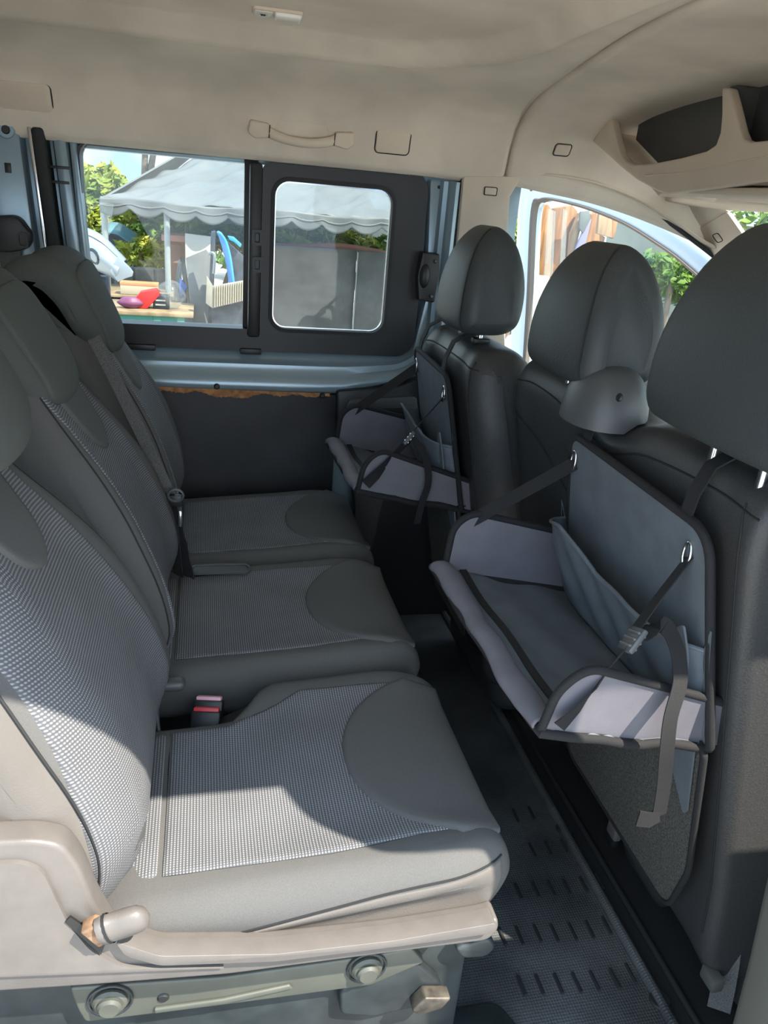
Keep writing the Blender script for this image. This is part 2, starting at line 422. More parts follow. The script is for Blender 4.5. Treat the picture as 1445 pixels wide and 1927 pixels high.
# stepped flange that runs below the window, turns the corner and climbs the pillar
path = [(-.42, FZ0)]+[(-.42+.04*k, FZ0) for k in range(1, 22)]
rc = .10
path = [(x, FZ0) for x in [-.42+.06*k for k in range(15)]]+[(FX1-.07+.085*math.sin(a), FZ0+.085-.085*math.cos(a)) for a in [math.pi/2*k/10 for k in range(11)]]+[(FX1+.015, FZ0+.085+.05*k) for k in range(1, 8)]
STEP = [(-.01, 2.02), (0, 2.006), (.006, 1.996), (.018, 1.992), (.026, 1.975), (.03, 1.968), (.05, 1.966), (.058, 1.955), (.075, 1.945), (.090, 1.946), (.098, 1.955), (.10, 2.02)]
V, Fc = [], []
for i, p in enumerate(path):
    a, b = Vector(path[max(i-1, 0)]), Vector(path[min(i+1, len(path)-1)]); t = (b-a).normalized(); nn = Vector((t.y, -t.x))
    f = 1-.45*sm(FX0+.60, FX1, p[0])
    for d, y in STEP: q = Vector(p)+nn*d*f; V.append((q.x, y, q.y))
ns_ = len(STEP)
for i in range(len(path)-1):
    for k in range(ns_-1): Fc.append((i*ns_+k, i*ns_+k+1, (i+1)*ns_+k+1, (i+1)*ns_+k))
mesh('window_flange', V, Fc, M['paint'], wl, True, 50)
# front post between window and pillar trim
plate('front_post', [XZ(808, 335, 1.99), XZ(868, 335, 1.99), XZ(850, 480, 1.99), XZ(845, 700, 1.99), XZ(760, 720, 1.99), XZ(800, 560, 1.99)], 1.985, 2.03, M['paint'], wl, .012)
plate('post_bead', [XZ(845, 338, 1.975), XZ(862, 338, 1.975), XZ(850, 420, 1.975), XZ(838, 410, 1.975)], 1.975, 2.0, M['paint'], wl, .006)
bs = plate('door_seal', [XZ(868, 335, 1.965), XZ(876, 335, 1.965), XZ(848, 560, 1.965), XZ(842, 560, 1.965)], 1.965, 2.0, M['rubber'], wl, .003)
for px, py in ((826, 352), (837, 402), (757, 604)): disc('fixing_hole', P(px, py, y=1.984), (0, -1, 0), .004, .0025, M['black'], wl, 10)
# rear posts left of the window
def vstrip(name, top, bot, w0, w1, y0, y1, m, bev):
    (ax, az), (bx, bz) = XZ(*top, y0), XZ(*bot, y0)
    return plate(name, [(ax, az), (ax+w0, az), (bx+w1, bz), (bx, bz)], y0, y1, m, wl, bev)
vstrip('rear_post', (-110, 225), (-60, 620), .15, .17, 1.965, 2.03, M['paint'], .012)
vstrip('post_seal', (57, 238), (103, 560), .024, .024, 1.950, 2.03, M['rubber'], .006)
vstrip('seal_lip', (50, 238), (95, 560), .008, .008, 1.955, 2.0, M['chrome'], .002)
vstrip('post_rib', (95, 245), (135, 560), .030, .034, 1.972, 2.03, M['paint'], .012)
vstrip('post_rib', (128, 252), (160, 560), .014, .016, 1.978, 2.03, M['paint'], .006)
for z in ((62, 316), (62, 343)):
    pass
for px, py, w_, h_ in ((15, 316, .013, .02),):
    p = P(px, py, y=1.964); box('square_hole', (p.x-w_/2, 1.9625, p.z-h_/2), (p.x+w_/2, 1.97, p.z+h_/2), M['black'], wl, .001)
for py in (315, 343):
    p = P(112, py, y=1.971); box('clip_slot', (p.x-.02, 1.9695, p.z-.003), (p.x+.02, 1.975, p.z+.003), M['black'], wl, .001)
p = P(11, 244, y=1.96); disc('lock_bush', (p.x, 1.965, p.z), (0, -1, 0), .018, .006, M['paint'], wl); disc('bush_hole', (p.x, 1.959, p.z), (0, -1, 0), .009, .002, M['black'], wl)
disc('bolt_head', P(126, 484, y=1.971), (0, -1, 0), .005, .004, M['black'], wl, 8)

# ---- far window with sliding sash
w1 = thing('window_1', 'side window in a wide black frame with sliding front pane', None, (.13, 2.0, .76), kind='structure')
Wx = lambda px, py: P(px, py, y=1.99)
a0 = Wx(148, 266); a1 = Wx(474, 302); a2 = Wx(466, 616)
GX0, GX1, GZ0, GZ1 = a0.x, a1.x-.004, a2.z, a0.z
b0 = Wx(519, 337); b1 = Wx(746, 360); b2 = Wx(712, 630); b3 = Wx(508, 612)
SX0, SX1, SZ0, SZ1 = (b0.x+b3.x)/2, (b1.x+b2.x)/2, (b2.z+b3.z)/2, (b0.z+b1.z)/2
DX0, DX1 = P(470, 300, y=1.985).x, P(512, 300, y=1.985).x
ring('outer_frame', rr(FX0, FX1, FZ0, FZ1, .05), rr(GX0, FX1-.035, GZ0-.004, GZ1+.002, .032), 1.988, 2.05, M['black'], w1)
fp = plate('fixed_pane', rr(GX0-.01, GX1+.02, GZ0-.01, GZ1+.01, .02), 2.012, 2.016, M['pane'], w1, 0)
box('frit_edge', (GX1-.012, 2.005, GZ0-.004), (GX1+.02, 2.0115, GZ1), M['black'], w1, .002)
box('divider_post', (DX0, 1.975, GZ0-.022), (DX0+.030, 2.01, GZ1-.01), M['black'], w1, .006)
sash = ring('sliding_sash', rr(DX0+.03, FX1-.032, GZ0-.018, GZ1-.006, .02), rr(SX0, SX1, SZ0, SZ1, .035), 1.980, 2.004, M['black'], w1)
ring('sash_lip', rr(SX0-.008, SX1+.008, SZ0-.008, SZ1+.008, .042), rr(SX0+.001, SX1-.001, SZ0+.001, SZ1-.001, .034), 1.974, 1.990, M['rubber'], w1)
ring('glazing_bead', rr(SX0-.001, SX1+.001, SZ0-.001, SZ1+.001, .035), rr(SX0+.004, SX1-.004, SZ0+.004, SZ1-.004, .032), 1.986, 1.994, M['chrome'], w1)
plate('sliding_pane', rr(SX0-.004, SX1+.004, SZ0-.004, SZ1+.004, .03), 1.994, 1.998, M['pane'], w1, 0)
for py in (447, 498):
    p = P(484, py, y=1.97); lt = ring('latch', rr(p.x-.012, p.x+.012, p.z-.018, p.z+.018, .004), rr(p.x-.006, p.x+.006, p.z-.011, p.z+.011, .003), 1.964, 1.978, M['black'], w1)
    box('catch', (p.x-.006, 1.970, p.z-.011), (p.x+.006, 1.978, p.z+.011), M['dark_plastic'], lt, .002)
for a, b in ((228, 292), (452, 492)):
    p, q = P(a, 637, y=1.98), P(b, 640, y=1.98); box('frame_tab', (p.x, 1.978, FZ0-.008), (q.x, 1.995, FZ0+.006), M['black'], w1, .002)

# ---- black hardboard lower panel with a torn brown edge
t1 = thing('trim_1', 'black hardboard lower side panel with torn brown top edge', None, (0, 1.94, 0), kind='structure')
BX0, BX1 = -.60, P(632, 800, y=1.945).x
top = []
for i in range(90):
    x = BX0+(BX1-BX0)*i/89; top.append((x, .664-.004*sm(-.1, .3, x)))
plate('board', [(BX0, .0)]+[top[0]]+[top[-1]]+[(BX1, 0)], 1.945, 1.958, M['board'], t1, .002)
tp = [(P(270, 0, y=1.945).x*0-.16, .672), (.325, .668)]
lo = []
for i in range(120):
    u = i/119; x = -.155+u*.475
    d = .004+.012*math.exp(-((u-.47)/.10)**2)+.004*random.random()+.006*math.exp(-((u-.05)/.06)**2)+.003*math.sin(u*37)
    lo.append((x, .664-.003*u-max(.001, d)))
plate('torn_edge', [(-.155, .669)]+lo+[(.32, .664)], 1.9435, 1.9455, M['torn'], t1, 0)
for px, py in ((408, 727), (606, 744)): disc('screw_cap', P(px, py, y=1.944), (0, -1, 0), .0075, .006, M['black'], t1, 12, .003)
# ---- black moulded pocket panel in front of the board
pk = thing('trim_2', 'black moulded pocket panel ahead of the hardboard', None, (.45, 1.93, 0), kind='structure')
pts = [XZ(622, 716, 1.93), XZ(795, 705, 1.93), (.72, .70), (.74, 0), XZ(700, 960, 1.93), XZ(652, 905, 1.93), XZ(622, 830, 1.93)]
pts = [(.335, .675), (.50, .692), (.56, .72), (.76, .72), (.76, .0), (.42, .0), (.40, .40), (.345, .47)]
plate('panel', rpoly(pts, [.012, .02, .02, 0, 0, .02, .05, .05]), 1.925, 1.96, M['black'], pk, .006)
prism('pocket_lip', [(x, 1.915, z) for x, z in rpoly([(.36, .655), (.55, .67), (.55, .50), (.37, .49)], .02)], (0, .012, 0), M['dark_plastic'], pk, .004)
prism('pocket_well', [(x, 1.912, z) for x, z in rpoly([(.43, .635), (.54, .64), (.54, .56), (.43, .55)], .015)], (0, .004, 0), M['black'], pk, .002)

# ---- pillar trim on the far side and header
pt = thing('trim_3', 'beige plastic pillar trim between window and open front door', None, (.75, 1.97, .6), kind='structure')
plate('pillar_cover', [XZ(872, 330, 1.955), XZ(985, 330, 1.955), XZ(962, 370, 1.955), XZ(948, 560, 1.955), XZ(955, 720, 1.955), XZ(856, 720, 1.955), XZ(858, 480, 1.955)], 1.955, 2.03, M['trim'], pt, .01)
p = P(923, 360, y=1.954); ring('cap_edge', rr(p.x-.017, p.x+.017, p.z-.010, p.z+.010, .004), rr(p.x-.0155, p.x+.0155, p.z-.0085, p.z+.0085, .003), 1.952, 1.957, M['seam'], pt)
plate('screw_cap', rr(p.x-.015, p.x+.015, p.z-.008, p.z+.008, .003), 1.952, 1.957, M['trim'], pt, .001)
box('lower_pillar', (.70, 1.96, 0), (.86, 2.05, .74), M['black'], pt, .01)
# ================================================================== REAR SEATS
CUSH = spline([(-.135, .395, 0), (-.09, .420, 0), (-.02, .424, 0), (.08, .426, 0), (.18, .432, 0), (.26, .439, 0), (.32, .436, 0), (.352, .420, 0), (.366, .396, 0), (.360, .370, 0), (.343, .345, 0), (.325, .336, 0), (.20, .334, 0), (.05, .334, 0), (-.08, .334, 0), (-.135, .345, 0)], 5, True)
BACK = spline([(-.115, .365, 0), (-.085, .40, 0), (-.068, .45, 0), (-.064, .51, 0), (-.074, .58, 0), (-.098, .66, 0), (-.130, .74, 0), (-.165, .81, 0), (-.195, .87, 0), (-.222, .918, 0), (-.255, .936, 0), (-.292, .925, 0), (-.285, .82, 0), (-.25, .70, 0), (-.21, .55, 0), (-.19, .42, 0), (-.175, .365, 0)], 5, True)
HEAD = spline([(-.345, .955, 0), (-.315, .988, 0), (-.27, 1.002, 0), (-.232, .992, 0), (-.205, .955, 0), (-.180, .90, 0), (-.162, .855, 0), (-.162, .828, 0), (-.180, .814, 0), (-.203, .825, 0), (-.222, .865, 0), (-.243, .905, 0), (-.275, .930, 0), (-.32, .928, 0), (-.345, .935, 0)], 5, True)
def rear_seat(label, y0, y1, notch=0.0, near=False, yh=None, hh=.135, rec=0.0, hup=0.0, hrec=None):
    hrec = rec if hrec is None else hrec
    yc = (y0+y1)/2; hw = (y1-y0)/2
    t = thing('rear_seat', label, 'car seat', (.1, yc, 0), 'three rear bench seats')
    def dcush(c):
        v = (c.y-yc)/hw; b = math.exp(-((abs(v)-.83)/.16)**2)
        top = sm(.395, .425, c.z)
        z = c.z+top*(.010*b*sm(-.1, .12, c.x) - .004*math.exp(-(v/.5)**2)*sm(.2, .05, c.x))
        y = c.y
        if notch and v > 0: y -= notch*sm(.10, .03, c.x)*sm(0, .9, v)
        y += -(c.y-yc)*.10*sm(.27, .37, c.x)          # plan view rounds off at the front
        return Vector((c.x, y, z))
    cu = slab('cushion', CUSH, y0, y1, .032, M['cloth'], t, dcush, 18, 6)
    tr = bvh(cu)
    top = ((0, yc, .7), (1, 0, 0), (0, 1, 0), (0, 0, -1))
    ins = .155 if hw > .195 else hw-.05
    far = ins-(notch*.75 if notch else 0)
    patch('rear_strip', rpoly([(-.128, -ins), (-.054, -ins), (-.054, far), (-.128, far)], .006, 4), *top, tr, .0022, M['rib_seat'], cu)
    mp = [(-.048, -ins), (.14, -ins-.006), (.305, -ins+.004), (.305, ins-.004), (.14, ins+.004), (.03, far), (-.048, far)]
    q = []
    for i in range(len(mp)):
        a, b = Vector(mp[i]), Vector(mp[(i+1) % len(mp)])
        for k in range(6): q.append(tuple(a.lerp(b, k/6)))
    patch('ribbed_panel', q, *top, tr, .0028, M['rib_seat'], cu, None, .0011)
    pad = [(.352, -.150), (.30, -.160)]+[(.33-.148*math.cos(a), .160*math.sin(a)) for a in [math.radians(-76+152*k/28) for k in range(29)]]+[(.30, .160), (.352, .150)]
    q = pad+[(.352, .150-.30*k/8) for k in range(1, 8)]
    patch('front_pad', q, *top, tr, .0075, M['cloth'], cu, (.27, 0), .0016)
    if near:
        # welt and side skirt in the sun-paled cloth
        w_ = [(-.075, .368), (0, .380), (.1, .398), (.2, .415), (.28, .424), (.345, .424)]
        pts = []
        for x, z in [(p.x, p.y) for p in spline([(a, b, 0) for a, b in w_], 6)]:
            h = tr.ray_cast(Vector((x, .4, z)), Vector((0, 1, 0)))
            if h[0]: pts.append(h[0]+Vector((0, -.0005, 0)))
        tube('welt', pts, .0016, M['seam'], cu, 6)
        sk = [(p[0], p[1]-.003) for p in w_]+[(.347, .40), (.338, .372), (.31, .358), (.1, .354), (-.075, .354)]
        q = []
        for i in range(len(sk)):
            a, b = Vector(sk[i]), Vector(sk[(i+1) % len(sk)])
            for k in range(3): q.append(tuple(a.lerp(b, k/3)))
        patch('side_skirt', q, (0, .4, 0), (1, 0, 0), (0, 0, 1), (0, 1, 0), tr, .0018, M['sunlit_cloth'], cu, (.14, .37))
    # backrest
    def dback(c):
        v = (c.y-yc)/hw; f = 1-.40*sm(.60, .92, c.z)
        y = yc+(c.y-yc)*f
        b = math.exp(-((abs(v)-.80)/.20)**2)*sm(.42, .50, c.z)*sm(.86, .66, c.z)
        bl = .007 if (near and v < 0) else .020
        x = c.x+(bl*b if c.x > -.17+(.9-c.z)*.12-.1 else 0)
        x -= rec*max(0, (c.z-.45)/.35)**1.2+(.045*sm(-.5, -1, v) if near else 0)
        return Vector((x, y, c.z))
    ba = slab('backrest', BACK, y0+.002, y1-.002, .035, M['cloth'], t, dback, 18, 6)
    tb = bvh(ba); fr = ((.4, yc, 0), (0, 1, 0), (0, 0, 1), (-1, 0, 0))
    ol = [(-.090, .885), (-.100, .80), (-.118, .70), (-.132, .62), (-.140, .54), (-.140, .46), (-.125, .405), (0, .395), (.125, .405), (.140, .46), (.140, .54), (.132, .62), (.118, .70), (.100, .80), (.090, .885), (0, .892)]
    if near: ol = [((a*1.08 if a > 0 else a*1.36), b) for a, b in ol]
    else: ol = [((a if a > 0 else a*1.15), b) for a, b in ol]
    q = [(p.x, p.y) for p in spline([(a, b, 0) for a, b in ol], 5, True)]
    patch('ribbed_panel', q, *fr, tb, .0028, M['rib_back'], ba, (0, .64))
    tg = [(-.075, .895), (-.078, .85), (-.066, .80), (-.045, .755), (0, .735), (.045, .755), (.066, .80), (.078, .85), (.075, .895), (0, .9)]
    q = [(p.x, p.y) for p in spline([(a, b, 0) for a, b in tg], 5, True)]
    patch('neck_pad', q, *fr, tb, .008, M['cloth'], ba, (0, .83), .0014)
    # side bolster seams
    for s in ((1,) if near else (-1, 1)):
        pts = []
        for z in [.42+.44*k/26 for k in range(27)]:
            f = 1-.40*sm(.60, .92, z); h = tb.ray_cast(Vector((.4, yc+s*(hw-.022)*f, z)), Vector((-1, 0, 0)))
            if h[0]: pts.append(h[0]+Vector((.0006, 0, 0)))
        tube('bolster_seam', pts, .0014, M['seam'], ba, 6)
    if near:
        N_ = len(BACK); ba.data.materials.append(M['sunlit_cloth'])
        n_st = len(ba.data.vertices)//N_
        for i_, pg in enumerate(ba.data.polygons):
            if i_ < 4*N_ or i_ == (n_st-1)*N_: pg.material_index = 1
        rg = [ba.data.vertices[4*N_+k].co+ba.location+t.location for k in range(N_)]
        tube('side_piping', [q_+Vector((.001, -.001, 0)) for q_ in rg], .0017, M['seam'], ba, 6, True)
    # headrest
    yh = yc if yh is None else yh
    def dhead(c):
        f = 1-.16*sm(.90, .815, c.z)-.10*sm(.97, 1.0, c.z)
        x = c.x-.035*((c.y-yh)/hh)**2*.5-hrec*max(0, (c.z-.45)/.35)**1.2
        return Vector((x, yh+(c.y-yh)*f, c.z+hup))
    he = slab('headrest', HEAD, yh-hh, yh+hh, .026, M['head_cloth'], t, dhead, 14, 6)
    th = bvh(he)
    ol = [(-hh*.74, .835), (-hh*.80, .88), (-hh*.82, .93), (-hh*.76, .968), (-hh*.4, .982), (0, .984), (hh*.4, .982), (hh*.76, .968), (hh*.82, .93), (hh*.80, .88), (hh*.74, .835), (hh*.4, .824), (0, .822), (-hh*.4, .824)]
    q = [(p.x, p.y) for p in spline([(a, b, 0) for a, b in ol], 4, True)]
    patch('face_panel', q, (.4, yh, hup), (0, 1, 0), (0, 0, 1), (-1, 0, 0), th, .0055, M['head_cloth'], he, (0, .90), .0014)
    for s in (-.05, .05):
        tube('headrest_post', [(-.262-rec*1.2, yh+s, .84), (-.262-rec*1.25, yh+s, .95+hup)], .005, M['chrome'], t, 8)
    return t
s1 = rear_seat('nearest rear seat, half in sunlight, with grey plastic side trim', .615, 1.030, notch=.085, near=True, rec=.058, hup=.045, hrec=.022)
s2 = rear_seat('middle rear seat in shade, its headrest the second from the left edge', 1.052, 1.440, rec=.032)
s3 = rear_seat('farthest rear seat beside the black hardboard panel, under the window', 1.448, 1.835)

# --- near seat: plastic side trim, lever and frame
def plateY(name, pxs, y0, y1, m, parent, bev=.006, r=None):
    pts = [XZ(a, b, y0) for a, b in pxs]
    if r: pts = [tuple(p) for p in rpoly(pts, r)]
    return prism(name, [(p[0], y0, p[1]) for p in pts], (0, y1-y0, 0), m, parent, bev, 3)
st = plateY('side_trim', [(-260, 1600), (60, 1583), (118, 1592), (150, 1635), (178, 1705), (215, 1765), (300, 1797), (520, 1793), (740, 1768), (915, 1738), (938, 1730), (940, 1752), (918, 1772), (700, 1800), (430, 1836), (150, 1858), (-260, 1885)], .588, .618, M['grey_plastic'], s1, .010, .012)
plateY('trim_ledge', [(-260, 1640), (40, 1624), (80, 1640), (104, 1690), (128, 1740), (170, 1790), (230, 1822), (430, 1822), (-260, 1850)], .583, .592, M['grey_plastic'], s1, .004, .01)
rl = plateY('rail_lip', [(215, 1772), (300, 1800), (520, 1796), (740, 1771), (915, 1741), (935, 1737), (933, 1756), (740, 1783), (520, 1810), (300, 1818), (235, 1800)], .578, .600, M['grey_plastic'], s1, .006, .008)
plateY('lever_slot', [(122, 1736), (132, 1726), (200, 1772), (190, 1797)], .5815, .584, M['black'], s1, 0)
br = plateY('lever_bracket', [(150, 1757), (176, 1745), (200, 1752), (205, 1775), (185, 1785)], .566, .582, M['rust'], s1, .002)
lv = thing('recline_lever', None, None); C.objects.unlink(lv); bpy.data.objects.remove(lv)
A_, B_ = P(188, 1752, y=.572), P(280, 1722, y=.572)
ax = (B_-A_).normalized(); L = (B_-A_).length
V, Fc = [], []
prof_ = [(0, .016), (.15, .0175), (.17, .0165), (.5, .017), (.8, .016), (.93, .012), (1.0, .004)]
up_ = Vector((0, -.25, 1)); up_ = (up_-ax*up_.dot(ax)).normalized(); sd = ax.cross(up_)
for s, r in prof_:
    for k in range(12):
        a = 2*math.pi*k/12; V.append(A_+ax*L*s+up_*math.cos(a)*r*1.05+sd*math.sin(a)*r*.7)
for i in range(len(prof_)-1):
    for k in range(12): Fc.append((i*12+k, i*12+(k+1) % 12, (i+1)*12+(k+1) % 12, (i+1)*12+k))
Fc += [tuple(range(12))[::-1], tuple((len(prof_)-1)*12+k for k in range(12))]
lev = mesh('recline_lever', V, Fc, M['grey_plastic'], s1, True, 50); tag(lev, 'rounded grey recline lever knob')
V2 = [A_+ax*(L*.15+dx)+up_*math.cos(2*math.pi*k/16)*.0187+sd*math.sin(2*math.pi*k/16)*.0127 for dx in (0, .003) for k in range(16)]
mesh('collar_groove', V2, [(k, (k+1) % 16, 16+(k+1) % 16, 16+k) for k in range(16)], M['seam'], lev)
# steel frame below
fs = plateY('base_frame', [(130, 1860), (420, 1840), (700, 1800), (775, 1785), (800, 1812), (700, 1855), (420, 1893), (160, 1925), (145, 1900)], .636, .650, M['frame_steel'], s1, .004, .006)
plateY('frame_rib', [(290, 1900), (420, 1882), (545, 1855), (552, 1862), (425, 1891), (290, 1909)], .632, .637, M['frame_steel'], fs, .002)
for px, py, r in ((207, 1884, .019), (690, 1822, .019)):
    p = P(px, py, y=.634); b_ = disc('bolt', p, (0, -1, 0), r, .006, M['frame_steel'], s1, 20, .003); disc('bolt_core', p+Vector((0, -.006, 0)), (0, -1, 0), r*.72, .006, M['frame_steel'], b_, 20, .003)
    h = [p+Vector((math.cos(a)*r*1.25, 0.0005, math.sin(a)*r*1.25)) for a in [2*math.pi*k/20 for k in range(20)]]
    tube('bolt_rim', h, .0018, M['black_steel'], b_, 6, True)
disc('frame_hole', P(307, 1878, y=.6355), (0, -1, 0), .007, .002, M['black'], fs, 14)
box('under_box', (-.30, .66, .02), (.33, .70, .335), M['black_steel'], s1, .006)
for x in (-.28, .24):
    box('foot', (x, .68, .0), (x+.06, 1.0, .334), M['black_steel'], s1, .006)
for s_, ya in ((s2, 1.06), (s3, 1.46)):
    for x in (-.28, .22): box('foot', (x, ya+.02, 0), (x+.06, ya+.34, .334), M['black_steel'], s_, .006)
# front latch of the seat frame on its floor rail
plateY('latch_plate', [(690, 1800), (760, 1790), (830, 1850), (838, 1885), (700, 1915), (640, 1910), (640, 1870)], .645, .660, M['black_steel'], s1, .004, .008)
plateY('latch_hook', [(775, 1905), (800, 1880), (850, 1880), (832, 1900), (790, 1912)], .625, .645, mat('worn_steel', (.09, .08, .065), .5, .5, noise=60, namp=.4), s1, .003)
plateY('front_glide', [(855, 1786), (925, 1766), (935, 1785), (915, 1803), (870, 1806)], .640, .72, M['black_steel'], s1, .010, .01)
# ================================================================== FRONT SEATS
def back_profile(x0, ztop):
    """rear face passes x0 at z=.82 and leans forward going down"""
    r = lambda z: x0+(.82-z)*.2
    pts = [(r(.12), .12), (r(.3), .3), (r(.5), .5), (r(.7), .7), (r(.82), .82), (x0+.002, ztop-.03), (x0+.022, ztop-.006), (x0+.06, ztop), (x0+.10, ztop-.008), (x0+.135, ztop-.05), (x0+.16, .72), (x0+.185, .55), (x0+.23, .35), (x0+.27, .12)]
    return spline([(a, b, 0) for a, b in pts], 4, True)
def head_profile(x0, z0, h):
    k = h/.215
    pts = [(.004, .012), (.0, .05), (.006, .11), (.024, .168), (.055, .206), (.085, .212), (.115, .185), (.134, .13), (.138, .07), (.130, .022), (.105, .002), (.06, -.002), (.025, .0)]
    return spline([(x0+a, z0+b*k, 0) for a, b in pts], 4, True)
def headrest(parent, x0, z0, yc, hw, h=.205, seam=True):
    def df(c):
        t = (c.z-z0)/h
        f = 1.0 if t < .25 else math.sqrt(max(.02, 1-((t-.25)/.80)**2.3))*.60+.40*(1-.35*sm(.25, 1, t))
        f *= 1-.06*sm(.15, 0, t)
        v = (c.y-yc)/hw
        return Vector((c.x+.012*v*v*sm(x0+.09, x0, c.x), yc+(c.y-yc)*f, c.z))
    he = slab('headrest', head_profile(x0, z0, h), yc-hw, yc+hw, .030, M['leather_head'], parent, df, 14, 7)
    tr = bvh(he)
    pts = []
    for k in range(33):
        z = z0+.012+(h-.018)*k/32; t = (z-z0)/h
        f = 1.0 if t < .25 else math.sqrt(max(.02, 1-((t-.25)/.80)**2.3))*.60+.40*(1-.35*sm(.25, 1, t))
        q = tr.ray_cast(Vector((x0-.2, yc-(hw-.022)*f, z)), Vector((1, 0, 0)))
        if q[0]: pts.append(q[0]-Vector((.0004, 0, 0)))
    tube('seam', pts, .0015, M['seam'], he, 6)
    for s in (-.045, .045):
        tube('headrest_post', [(x0+.07, yc+s, z0-.06), (x0+.07, yc+s, z0+.03)], .006, M['chrome'], parent, 10)
    return he
def seam_line(name, parent, tr, pts2, direc, org, m='seam', r=.0015, n=8):
    """pts2 (y,z) laid on a rear face"""
    out = []
    for p in spline([(a, b, 0) for a, b in pts2], n):
        q = tr.ray_cast(Vector((org, p.x, p.y)), Vector(direc))
        if q[0]: out.append(q[0]-Vector(direc)*.0006)
    if len(out) > 2: return tube(name, out, r, M[m], parent, 6)
# driver seat, far side
ds = thing('driver_seat', 'far front seat in black leatherette, next to the pillar trim', 'car seat', (.6, 1.6, 0), 'front seats')
DX = .515
def dfd(c):
    v = (c.y-1.60)/.225; x = c.x-.012*math.exp(-((abs(v)-.85)/.2)**2)*sm(DX+.09, DX, c.x-(.82-c.z)*.2)*sm(.9, .75, c.z)
    return Vector((x, 1.60+(c.y-1.60)*(1-.16*sm(.70, .90, c.z)), c.z))
db = slab('backrest', back_profile(DX, .885), 1.375, 1.825, .055, M['leather'], ds, dfd, 16, 7)
dtr = bvh(db)
headrest(ds, .485, .905, 1.565, .108, .205)
seam_line('cap_seam', db, dtr, [(1.42, .845), (1.5, .85), (1.7, .85), (1.78, .84)], (1, 0, 0), .2)
seam_line('bolster_seam', db, dtr, [(1.435, .86), (1.425, .7), (1.43, .4), (1.43, .2)], (1, 0, 0), .2)
box('seat_base', (.66, 1.40, .02), (1.15, 1.80, .36), M['leather'], ds, .05, 4)
for s in (-.045, .045): box('post_guide', (.54, 1.565+s-.012, .882), (.575, 1.565+s+.012, .893), M['black'], ds, .003)
# double bench, near side
pb = thing('front_bench_seat', 'double front bench in black leatherette with two headrests', 'car seat', (.65, .98, 0), 'front seats')
PX = .590
def dfb(c):
    y = c.y; v = c.y
    dip = -.030*math.exp(-((v-1.0)/.06)**2)*sm(.80, .88, c.z)
    b = math.exp(-((v-.66)/.05)**2)+math.exp(-((v-1.34)/.05)**2)
    x = c.x-.010*b*sm(.9, .78, c.z)*sm(PX+.09, PX, c.x-(.82-c.z)*.2)
    return Vector((x, y, c.z+dip))
bb = slab('backrest', back_profile(PX, .892), .652, 1.375, .020, M['leather'], pb, dfb, 30, 8)
btr = bvh(bb)
headrest(pb, .535, .900, 1.150, .122, .208)
headrest(pb, .535, .912, .740, .145, .240)
seam_line('cap_seam', bb, btr, [(1.36, .845), (1.30, .852), (1.2, .848), (1.1, .835), (1.0, .82), (.9, .845), (.75, .855), (.65, .85)], (1, 0, 0), .2)
seam_line('panel_seam', bb, btr, [(1.365, .79), (1.25, .745), (1.15, .70), (1.0, .64)], (1, 0, 0), .2)
seam_line('bolster_seam', bb, btr, [(.69, .86), (.675, .80), (.672, .6), (.670, .4), (.670, .2)], (1, 0, 0), .2)
box('seat_base', (.78, .62, .02), (1.25, 1.34, .36), M['leather'], pb, .05, 4)
# moulded belt outlet on top of the bench between the headrests
bo = thing('belt_guide', None, None); bpy.data.objects.remove(bo)
V, Fc = [], []; cc = Vector((.596, 1.048, .872)); n1, n2 = 20, 12
for i in range(n2+1):
    a = math.pi/2*i/n2
    for k in range(n1):
        b = 2*math.pi*k/n1; rx, ry = .060, .070
        s = math.copysign(abs(math.cos(b))**.85, math.cos(b)); s2_ = math.copysign(abs(math.sin(b))**.85, math.sin(b))
        V.append(cc+Vector((s*rx*math.cos(a)**.7, s2_*ry*math.cos(a)**.7, .070*math.sin(a)-.02*(1-math.sin(a))*(1 if s < 0 else .3))))
for i in range(n2):
    for k in range(n1): Fc.append((i*n1+k, i*n1+(k+1) % n1, (i+1)*n1+(k+1) % n1, (i+1)*n1+k))
bg = mesh('belt_guide', V, Fc, M['dark_plastic'], pb); tag(bg, 'domed black plastic belt outlet')
disc('guide_screw', P(1166, 748, x=.545), (-1, -.3, .2), .006, .003, M['black'], bg, 10)

